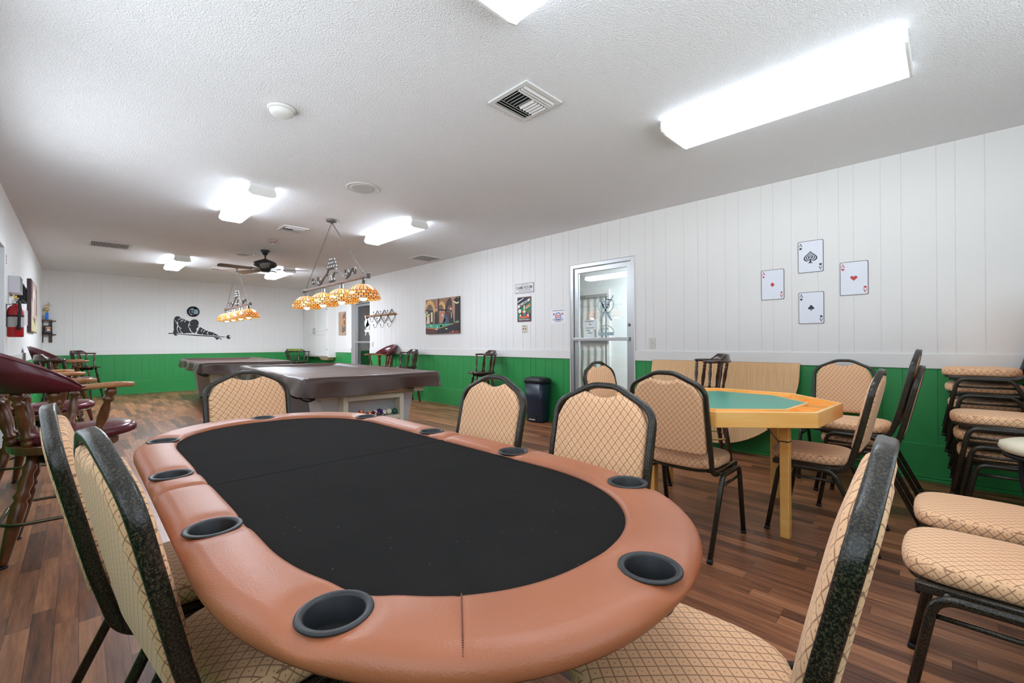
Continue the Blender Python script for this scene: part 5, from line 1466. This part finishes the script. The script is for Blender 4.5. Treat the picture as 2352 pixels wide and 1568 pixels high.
t = thing('wall_cabinet', 'tall white two door wall cabinet in the far right corner', 'cabinet', (XR, 11.14, 0))
mb = MB(); mb.box2((-.20, 0, .745), (-.002, 1.60, 2.12)); mb.build('carcass', M['white'], t, bevel=.004)
for i, (a, b) in enumerate(((.03, .79), (.81, 1.57))):
    d = MB(); d.box2((-.222, a, .775), (-.201, b, 2.09)); 
    dd = d.build('door', M['white'], t, bevel=.003)
    p = MB()
    for z0, z1 in ((.775, 1.40), (1.41, 2.09)):
        for q in ((a, a + .07, z0, z1), (b - .07, b, z0, z1), (a + .07, b - .07, z0, z0 + .07), (a + .07, b - .07, z1 - .07, z1)): p.box2((-.230, q[0], q[2]), (-.222, q[1], q[3]))
    p.build('door_frame', M['white'], dd, bevel=.002)
    hd = MB(); yy = b - .035 if i == 0 else a + .035
    hd.tube(fillet([(-.23, yy, 1.36), (-.258, yy, 1.36), (-.258, yy, 1.50), (-.23, yy, 1.50)], .01, 4), r=.005, n=8); hd.build('handle', M['alud'], dd)
    for zz in (.95, 1.45, 1.97):
        hg = MB(); hg.lathe([(.006, zz - .02), (.006, zz + .02)], (-.226, (a - .006) if i == 0 else (b + .006), 0), n=8); hg.build('hinge', M['alud'], dd)
t = thing('mounted_tray_box', 'shallow tan box fixed under the white corner cabinet', 'box', (XR, 11.2, 0))
mb = MB(); v = [(-.20, 0, .744), (-.01, 0, .744), (-.01, .55, .744), (-.20, .55, .744), (-.16, .05, .675), (-.03, .05, .675), (-.03, .5, .675), (-.16, .5, .675)]
mb.add(v, [(0, 3, 2, 1), (4, 5, 6, 7), (0, 1, 5, 4), (1, 2, 6, 5), (2, 3, 7, 6), (3, 0, 4, 7)]); mb.build('tray_body', plain('tan_tray', (206, 186, 150), .5), t)

# door decals (vinyl on the glass) and papers
def decal_door1():
    y = 3.072; n_ = XR + .0295
    Mx = frame((0, -1, 0), (-1, 0, 0), (n_, y, 1.52))
    t = thing('billiards_glass_decal', 'frosted crossed cues and balls decal on the near glass door, seen from behind', 'decal', M=Mx)
    mb = MB(); k = 1
    for s in (-1, 1):
        mb.prism([(s * -.10, -.15), (s * -.075, -.16), (s * .12, .155), (s * .105, .162)], .0, .0004)
        o = [Vector((s * .02, .11, .0002)), Vector((s * .09, .10, .0002)), Vector((s * .115, .05, .0002)), Vector((s * .09, -.02, .0002)), Vector((s * .03, -.06, .0002))]
        mb.tube(spline(o, 5), prof=[(-.006, -.0002), (.006, -.0002), (.006, .0002), (-.006, .0002)], nrm=(0, 0, 1), smooth=False)
    for x, yy in ((-.03, .07), (.03, .095), (-.05, .015), (.035, .03)):
        a, b = disc(24, .030, x, yy), disc(24, .014, x, yy)
        for i in range(24):
            j = (i + 1) % 24; mb.prism([a[i], a[j], b[j], b[i]], 0, .0004)
    mb.box2((-.115, -.052, 0), (.115, -.048, .0004)); mb.box2((-.115, -.105, 0), (.115, -.101, .0004))
    mb.build('cues_and_balls', M['frost'], t)
    text_mesh('Billiards', .054, M['frost'], t, 0, -.077, .0003, .0012, .95, .2, True)
    t = thing('triangle_glass_decal', 'small frosted rack shaped decal below the crossed cues on the near glass door', 'decal', M=frame((0, -1, 0), (-1, 0, 0), (n_, 3.068, 1.25)))
    mb = MB()
    o = [Vector((-.115, -.03, .0002)), Vector((-.06, .04, .0002)), Vector((.0, .062, .0002)), Vector((.07, .035, .0002)), Vector((.115, -.01, .0002)), Vector((.115, -.065, .0002)), Vector((-.115, -.065, .0002))]
    mb.tube(o, prof=[(-.006, -.0002), (.006, -.0002), (.006, .0002), (-.006, .0002)], nrm=(0, 0, 1), closed=True, smooth=False)
    mb.prism([(-.11, -.062), (.11, -.062), (.11, -.03), (-.11, -.03)], .0, .0003)
    for x in (-.03, .02): mb.prism(disc(16, .016, x, .015), 0, .0004)
    mb.build('rack_shape', M['frost'], t)
decal_door1()
def sheet(y, z, w, h, label, marks):
    t = thing('paper_notice', label, 'notice', M=frame((0, -1, 0), (-1, 0, 0), (XR + .0375, y, z)))
    mb = MB(); mb.prism(rrect(w, h, .002, 1), 0, .0006); mb.build('sheet', M['paper2'], t)
    g = colm((170, 174, 180)); r = colm((220, 120, 80))
    mb = MB()
    for yy, a, b, m in marks: mb.box2((a, yy - .005, -.0004), (b, yy + .005, 0), m); mb.box2((a, yy - .005, .0006), (b, yy + .005, .001), m)
    mb.build('notice_print', [g, r], t)
sheet(3.312, 1.323, .170, .128, 'upper white paper notice behind the near glass door, with a small orange mark', [(.045, -.065, .065, 0), (.0, -.02, .025, 1), (-.042, -.065, .065, 0)])
sheet(3.315, 1.195, .136, .085, 'lower white paper behind the near glass door, above the push bar', [(.02, -.03, .03, 0)])
t = thing('billiards_glass_decal', 'white crossed cues and banner decal on the far glass door', 'decal', M=frame((0, -1, 0), (-1, 0, 0), (XR + .085 + .0295, 9.64, 1.52)))
mb = MB()
for s in (-1, 1):
    mb.prism([(s * -.13, -.235), (s * -.09, -.235), (s * .15, .235), (s * .12, .245)], 0, .0004)
mb.prism(disc(24, .10, -.055, .05, 1), .0, .0006); mb.prism(disc(24, .09, .06, .08), .0, .0006); mb.prism(disc(24, .09, .0, -.02), 0, .0006)
mb.box2((-.15, -.155, 0), (.15, -.105, .0006)); mb.box2((-.15, -.09, 0), (.15, -.08, .0006))
mb.build('cues_and_balls', M['frostw'], t)

# ------------------------------------------------------------------ back wall
t = thing('player_wall_decal', 'black vinyl wall decal of a pool player leaning over a cue', 'wall decal', M=frame((1, 0, 0), (0, -1, 0), (0, YB, 0)))
mb = MB()
for k, v in DECAL.items(): mb.prism(v, .0008, .0020)
for k, v in DECALW.items(): mb.prism(v, .0020, .0026, 1)
mb.build('silhouette', [M['black'], plain('decal_pale', (220, 218, 212), .6)], t)
t = thing('wall_clock', 'round dark framed clock with pale blue stripes above the pool player decal', 'clock', M=on_back(1.945, 1.876))
mb = MB(); R = .123; mb.lathe([(R, .001), (R, .03), (R - .008, .036), (R - .018, .03), (R - .018, .012)], n=44, cap=False); mb.build('clock_frame', M['rubber'], t)
mb = MB(); mb.lathe([(R - .016, .012), (.001, .0125)], n=44); mb.build('clock_face', colm((52, 56, 74), .3), t)
mb = MB(); cs = [colm((196, 218, 236), .3), colm((70, 124, 88), .3), colm((40, 44, 58), .3)]
for k in range(5):
    yy = .045 - k * .024; mb.box2((.012, yy - .006, .0125), (math.sqrt(max(.001, .104 ** 2 - yy * yy)), yy + .006, .014), 0)
mb.prism(disc(14, .032, -.012, -.005), .0125, .0145, 1); mb.prism([(-.07, -.05), (-.02, -.06), (-.03, -.09), (-.05, -.08)], .0125, .014, 0); mb.prism([(-.04, .03), (.01, .05), (.01, .06), (-.04, .05)], .0125, .014, 0)
for k in range(9): a = math.radians(95 + k * 22); mb.prism(disc(8, .009, .078 * math.cos(a), .078 * math.sin(a)), .0125, .014, 0)
mb.build('clock_print', cs, t)
for L_, a, nm in ((.075, 60, 'minute_hand'), (.05, -20, 'hour_hand')):
    mb = MB(); a = math.radians(a); mb.tube([(0, 0, .017), (L_ * math.cos(a), L_ * math.sin(a), .017)], r=.003, n=6); mb.build(nm, M['dark'], t)

t = thing('corner_shelf', 'two tier dark wooden shelf in the far left corner', 'shelf', M=on_back(-.42, 0))
sh = lambda r: [(-.09, 0.0)] + [(-.09 + r * math.cos(a), r * math.sin(a)) for a in [PI / 2 * i / 10 for i in range(11)]]
for z in (1.572, 1.300):
    mb = MB(); mb.prism([(-.093, .001), (.10, .001), (.10, .05), (.02, .12), (-.093, .16)], z - .008, z + .008, fn=lambda x, y, c: (x, c, y)); mb.build('shelf_board', M['darkwood'], t, bevel=.002)
for x, w in ((-.085, .016), (.02, .05)):
    mb = MB(); mb.prism([(x - w / 2, 1.14), (x + w / 2, 1.14), (x + w / 2, 1.60), (x - w / 2, 1.60)], .001, .014); mb.build('bracket', M['darkwood'], t, bevel=.002)
t = thing('trophy', 'small gold trophy with a blue column standing on the upper corner shelf', 'trophy', M=on_back(-.445, 1.581, .07))
mb = MB(); mb.box2((-.045, 0, -.03), (.045, .018, .03)); mb.build('base', M['medwood'], t)
mb = MB(); mb.prism(rrect(.042, .042, .008, 2), .018, .15, fn=lambda x, y, c: (x, c, y)); mb.build('column', M['blue'], t)
mb = MB(); mb.lathe([(.016, .15), (.008, .17), (.03, .20), (.036, .225), (.028, .25), (.01, .26)], axis=(0, 1, 0), n=16); mb.build('cup', M['gold'], t)
mb = MB(); mb.tube(spline([(0, .26, 0), (-.005, .29, 0), (.012, .325, 0), (.02, .335, 0)], 5), r=.009, n=8); mb.tube(spline([(.0, .30, 0), (.03, .31, .01), (.05, .30, .02)], 5), r=.005, n=6); mb.tube([(-.04, .295, .01), (.075, .305, .02)], r=.002, n=5); mb.sphere((.026, .345, 0), .010, 10); mb.build('figure', M['gold'], t)
t = thing('framed_photo', 'small dark framed photograph leaning on the lower corner shelf', 'photo frame', M=on_back(-.428, 1.309, .10) @ Matrix.Rotation(.25, 4, 'Y') @ Matrix.Rotation(-.12, 4, 'X'))
mb = MB(); mb.prism([(-.058, 0), (.058, 0), (.058, .17), (-.058, .17)], 0, .012); mb.build('frame', M['dark'], t, bevel=.002)
mb = MB(); cs = [colm((110, 74, 50)), colm((222, 190, 160)), colm((40, 44, 62)), colm((190, 140, 96))]
mb.prism([(-.042, .03), (.042, .03), (.042, .15), (-.042, .15)], .012, .0126, 0); mb.prism([(-.02, .06), (.025, .06), (.02, .11), (-.015, .11)], .0126, .013, 1); mb.prism([(-.042, .03), (.042, .03), (.042, .06), (-.042, .055)], .0126, .013, 2); mb.prism([(-.03, .12), (.03, .12), (.03, .145), (-.03, .145)], .0126, .013, 3); mb.build('picture', cs, t)

# ------------------------------------------------------------------ left wall
t = thing('canvas_picture', 'brown and beige canvas print on the left wall beside the corner shelf', 'painting', M=on_left(9.755, 1.655))
mb = MB(); mb.box2((-.605, -.375, .001), (.605, .375, .042)); mb.build('canvas', colm((70, 46, 50)), t, bevel=.003)
mb = MB(); cs = [colm((170, 150, 138), .6), colm((206, 190, 176), .6), colm((128, 96, 90), .6), colm((190, 180, 140), .6), colm((90, 66, 66), .6)]
def S(pts, lv, m): mb.prism([(a * 1.22, b) for a, b in pts], .0425, .0425 + .0004 * lv, m)
S([(-.49, -.365), (.49, -.365), (.49, .365), (-.49, .365)], 1, 0); S([(-.3, -.2), (.1, -.25), (.2, .2), (-.1, .3), (-.35, .15)], 2, 1); S([(.2, -.1), (.45, -.1), (.45, .33), (.25, .3)], 2, 2); S([(-.49, -.365), (.49, -.365), (.49, -.2), (-.49, -.12)], 2, 3); S([(-.49, .1), (-.3, .05), (-.3, .36), (-.49, .36)], 2, 4); S([(-.1, -.2), (0, -.2), (.02, .1), (-.08, .15)], 3, 2)
mb.build('painted_scene', cs, t)
t = thing('fire_extinguisher', 'red fire extinguisher with black hose hanging on the left wall', 'fire extinguisher', (XL + .066, 6.62, 1.17))
mb = MB(); mb.lathe([(.052, 0), (.057, .012), (.057, .25), (.052, .285), (.036, .31), (.022, .318), (.02, .33)], n=30); mb.build('cylinder', M['red'], t)
mb = MB(); mb.lathe([(.0585, .10), (.0585, .20)], n=30, cap=False); lab = mb.build('label_band', plain('extinguisher_label', (176, 178, 176), .5), t)
mb = MB(); mb.lathe([(.060, .205), (.060, .22)], n=30); mb.build('strap', M['rubber'], t)
mb = MB(); mb.lathe([(.02, .325), (.024, .335), (.024, .37), (.012, .376)], n=16); mb.build('valve', M['chrome'], t)
mb = MB(); mb.tube([(0, -.02, .372), (.01, .09, .40)], prof=rrect(.022, .006, .002, 1), nrm=(0, 0, 1)); mb.tube([(0, -.02, .36), (0, .085, .355)], prof=rrect(.022, .006, .002, 1), nrm=(0, 0, 1)); mb.build('lever', M['alu'], t)
mb = MB(); mb.tube([(.0, -.03, .39), (.0, .03, .415)], prof=rrect(.018, .01, .003, 1), nrm=(0, 0, 1)); mb.build('safety_tag', colm((232, 190, 40)), t)
mb = MB(); mb.tube(spline([(.02, -.02, .355), (.03, -.07, .345), (.035, -.085, .28), (.03, -.082, .18), (.028, -.078, .11)], 6), r=.012, n=10); mb.build('hose', M['rubber'], t)
mb = MB(); mb.lathe([(.014, 0), (.015, .05)], (.028, -.078, .07), n=12); mb.build('nozzle', M['rubber'], t)
mb = MB(); mb.prism([(-.06, .12), (.05, .12), (.05, .27), (-.06, .27)], .0, .001, fn=lambda x, y, c: (.062 + c + x * .35, .02 + x * .3, y)); mb.build('inspection_card', M['paper'], t)
mb = MB(); mb.box2((-.066, -.03, .10), (-.056, .03, .33)); mb.tube([(-.09, 0, .31), (-.03, -.05, .325), (.0, -.04, .33)], r=.004, n=6); mb.build('wall_mount_bracket', M['alud'], t)
t = thing('brochure_holder', 'clear plastic document holder above the fire extinguisher', 'document holder', M=on_left(7.06, 1.725))
mb = MB(); mb.box2((-.16, -.075, .001), (.16, .085, .008)); mb.build('back_panel', M['paper'], t)
mb = MB()
for q in ((-.165, -.155, -.085, .09), (.155, .165, -.085, .09), (-.155, .155, -.085, -.075), (-.155, .155, .082, .09)): mb.box2((q[0], q[2], .001), (q[1], q[3], .078))
mb.build('holder_rim', plain('clear_plastic_rim', (208, 209, 218), .25), t)
mb = MB(); mb.box2((-.155, -.075, .072), (.155, .082, .075)); mb.build('front_panel', M['glass'], t)
mb = MB(); mb.box2((-.05, -.115, .001), (-.02, -.10, .02)); mb.build('hook', plain('hook_tan', (170, 120, 80), .5), t)
t = thing('equipment_strip_sign', 'narrow vertical strip sign with red marks beside the left door casing', 'wall sign', M=on_left(6.64, 1.79))
mb = MB(); mb.box2((-.05, -.215, .001), (.05, .215, .004)); mb.build('strip', M['paper'], t)
mb = MB()
for k in range(3): mb.box2((-.03, .11 + k * .03, .004), (.03, .13 + k * .03, .0046), 0)
mb.prism([(-.03, .195), (.03, .195), (0, .21)], .004, .0046, 1)
for k in range(12): mb.box2((-.02, -.18 + k * .022, .004), (.02, -.168 + k * .022, .0046), 2)
mb.build('strip_print', [M['red'], M['dark'], colm((190, 186, 192))], t)
for k, (yy, z0, z1, lab) in enumerate(((7.62, 1.60, 1.80, 'front thin black picture frame edge on the left wall behind the extinguisher'), (7.95, 1.60, 1.79, 'second thin black picture frame edge on the left wall, next to the brown canvas'))):
    t = thing('thin_picture_frame', lab, 'picture frame', M=on_left(yy, (z0 + z1) / 2), group='thin frames on the left wall')
    hh = (z1 - z0) / 2
    mb = MB()
    for q in ((-.13, -.115, -hh, hh), (.115, .13, -hh, hh), (-.115, .115, -hh, -hh + .015), (-.115, .115, hh - .015, hh)): mb.box2((q[0], q[2], .001), (q[1], q[3], .062))
    mb.build('frame', M['dark'], t)
    mb = MB(); mb.box2((-.12, -hh + .01, .001), (.12, hh - .01, .012)); mb.build('picture', colm((170, 168, 160)), t)
t = thing('green_card_sign', 'small green and white card on the left wall under the document holder', 'notice', M=on_left(6.86, 1.57))
mb = MB(); mb.box2((-.05, -.06, .001), (.05, .06, .003)); mb.build('card', colm((206, 214, 206)), t)
mb = MB()
for k in range(4): mb.box2((-.035, -.05 + k * .028, .003), (.035, -.032 + k * .028, .0036))
mb.build('card_print', colm((110, 140, 120)), t)

# ------------------------------------------------------------------ leaning table leaf and bin
t = thing('leaning_table_leaf', 'oak veneer half round table leaf leaning against the right wall', 'table leaf')
rr = .717
o = [(-rr, .0), (rr, .0), (rr, -.12)] + [(rr * math.cos(a), -.12 - .70 * math.sin(a)) for a in [PI * i / 40 for i in range(1, 40)]] + [(-rr, -.12)]
th = math.asin((4.672 - 4.47) / .83)
t.matrix_world = frame((0, -1, 0), (-1, 0, 0), (4.668, 1.682, .886)) @ Matrix.Rotation(-th, 4, 'X')
mb = MB(); mb.prism(o, .004, .024); mb.build('leaf_panel', M['oakboard'], t, bevel=.002)
mb = MB()
mb.prism([(-rr, -.001), (rr, -.001), (rr, .0015), (-rr, .0015)], .003, .0245); mb.build('edge_band', M['armwood'], t)
t = thing('trash_can', 'dark blue plastic step trash can against the green wall', 'trash can', (4.535, 4.06, 0), PI / 2)   # local -y... front faces -x
def rq(w, d, r=.05): return rrect(w, d, r, 4)
mb = MB(); lv = [(0, .285, .185), (.02, .29, .19), (.30, .315, .215), (.545, .335, .238)]
mb.grid([[(x, y, z) for x, y in rq(w, d)] for z, w, d in lv], closed_u=True); mb.add([(x, y, 0) for x, y in rq(.285, .185)], [tuple(range(20))]); mb.add([(x, y, .545) for x, y in rq(.335, .238)], [tuple(range(20))]); mb.build('bin_body', M['navy'], t)
mb = MB(); lv = [(.54, .352, .252), (.575, .352, .252), (.60, .335, .23), (.615, .26, .15), (.617, .01, .01)]
mb.grid([[(x, y, z) for x, y in rq(w, d, min(.06, w * .45, d * .45))] for z, w, d in lv], closed_u=True); mb.add([(x, y, .54) for x, y in rq(.352, .252, .06)], [tuple(range(20))]); mb.build('lid', M['plastic'], t)
mb = MB(); mb.box2((-.06, .085, .03), (.06, .103, .11)); mb.build('pedal_shade', M['dark'], t)  # dark slab standing in for shade around the pedal
mb = MB(); mb.box2((-.055, .088, .028), (.055, .125, .045)); mb.build('pedal', M['alu'], t, bevel=.004)

# ------------------------------------------------------------------ light, world, camera
w = bpy.data.worlds.new('World'); SC.world = w; w.use_nodes = True
wt = w.node_tree; bg = wt.nodes['Background']
tc = wt.nodes.new('ShaderNodeTexCoord'); sx = wt.nodes.new('ShaderNodeSeparateXYZ'); wt.links.new(tc.outputs['Generated'], sx.inputs[0])
up = math_(wt, 'GREATER_THAN', sx.outputs[2], 0.0)            # sky above, brighter lower half added to light the ceiling
wt.links.new(mixc(wt, up, (.86, .935, 1.0, 1), (.74, .87, 1.0, 1)), bg.inputs[0])
wt.links.new(math_(wt, 'SUBTRACT', LOWER_GLOW, math_(wt, 'MULTIPLY', up, LOWER_GLOW - SKY)), bg.inputs[1])
def portal(loc, rot, w_, h_):
    ld = bpy.data.lights.new('daylight_portal', 'AREA'); ld.shape = 'RECTANGLE'; ld.size = w_; ld.size_y = h_
    ld.cycles.is_portal = True
    lo = bpy.data.objects.new('daylight_portal', ld); COL.objects.link(lo); lo.location = loc; lo.rotation_euler = rot
for a, b in W3: portal(((a + b) / 2, YF - .08, (WZ[0] + WZ[1]) / 2), (PI / 2, 0, 0), b - a, WZ[1] - WZ[0])
for a, b in ADDED_WINDOWS: portal((XL - .08, (a + b) / 2, (WL[0] + WL[1]) / 2), (PI / 2, 0, -PI / 2), b - a, WL[1] - WL[0])
cam = bpy.data.cameras.new('camera'); co = bpy.data.objects.new('camera', cam); COL.objects.link(co)
cam.sensor_width = 36; cam.lens = 1001.38 / 2352 * 36; cam.clip_start = .02; cam.clip_end = 100
r, u, f = Vector((.70913242, -.70506162, -.00439494)), Vector((.000365310367, -.00586588826, .999982729)), Vector((.70507523, .70912178, .00390213))
co.matrix_world = Matrix(((r.x, u.x, -f.x, 0), (r.y, u.y, -f.y, 0), (r.z, u.z, -f.z, 1.08670), (0, 0, 0, 1)))
SC.camera = co
SC.view_settings.view_transform = 'Standard'; SC.view_settings.look = 'None'; SC.view_settings.gamma = 1
SC.view_settings.use_curve_mapping = False; SC.view_settings.exposure = EXPOSURE
cy = SC.cycles; cy.use_denoising = True
try: cy.denoiser = 'OPENIMAGEDENOISE'
except Exception: pass
cy.max_bounces = 10; cy.diffuse_bounces = 6; cy.glossy_bounces = 4; cy.transparent_max_bounces = 12; cy.sample_clamp_indirect = 6
cy.caustics_reflective = False; cy.caustics_refractive = False
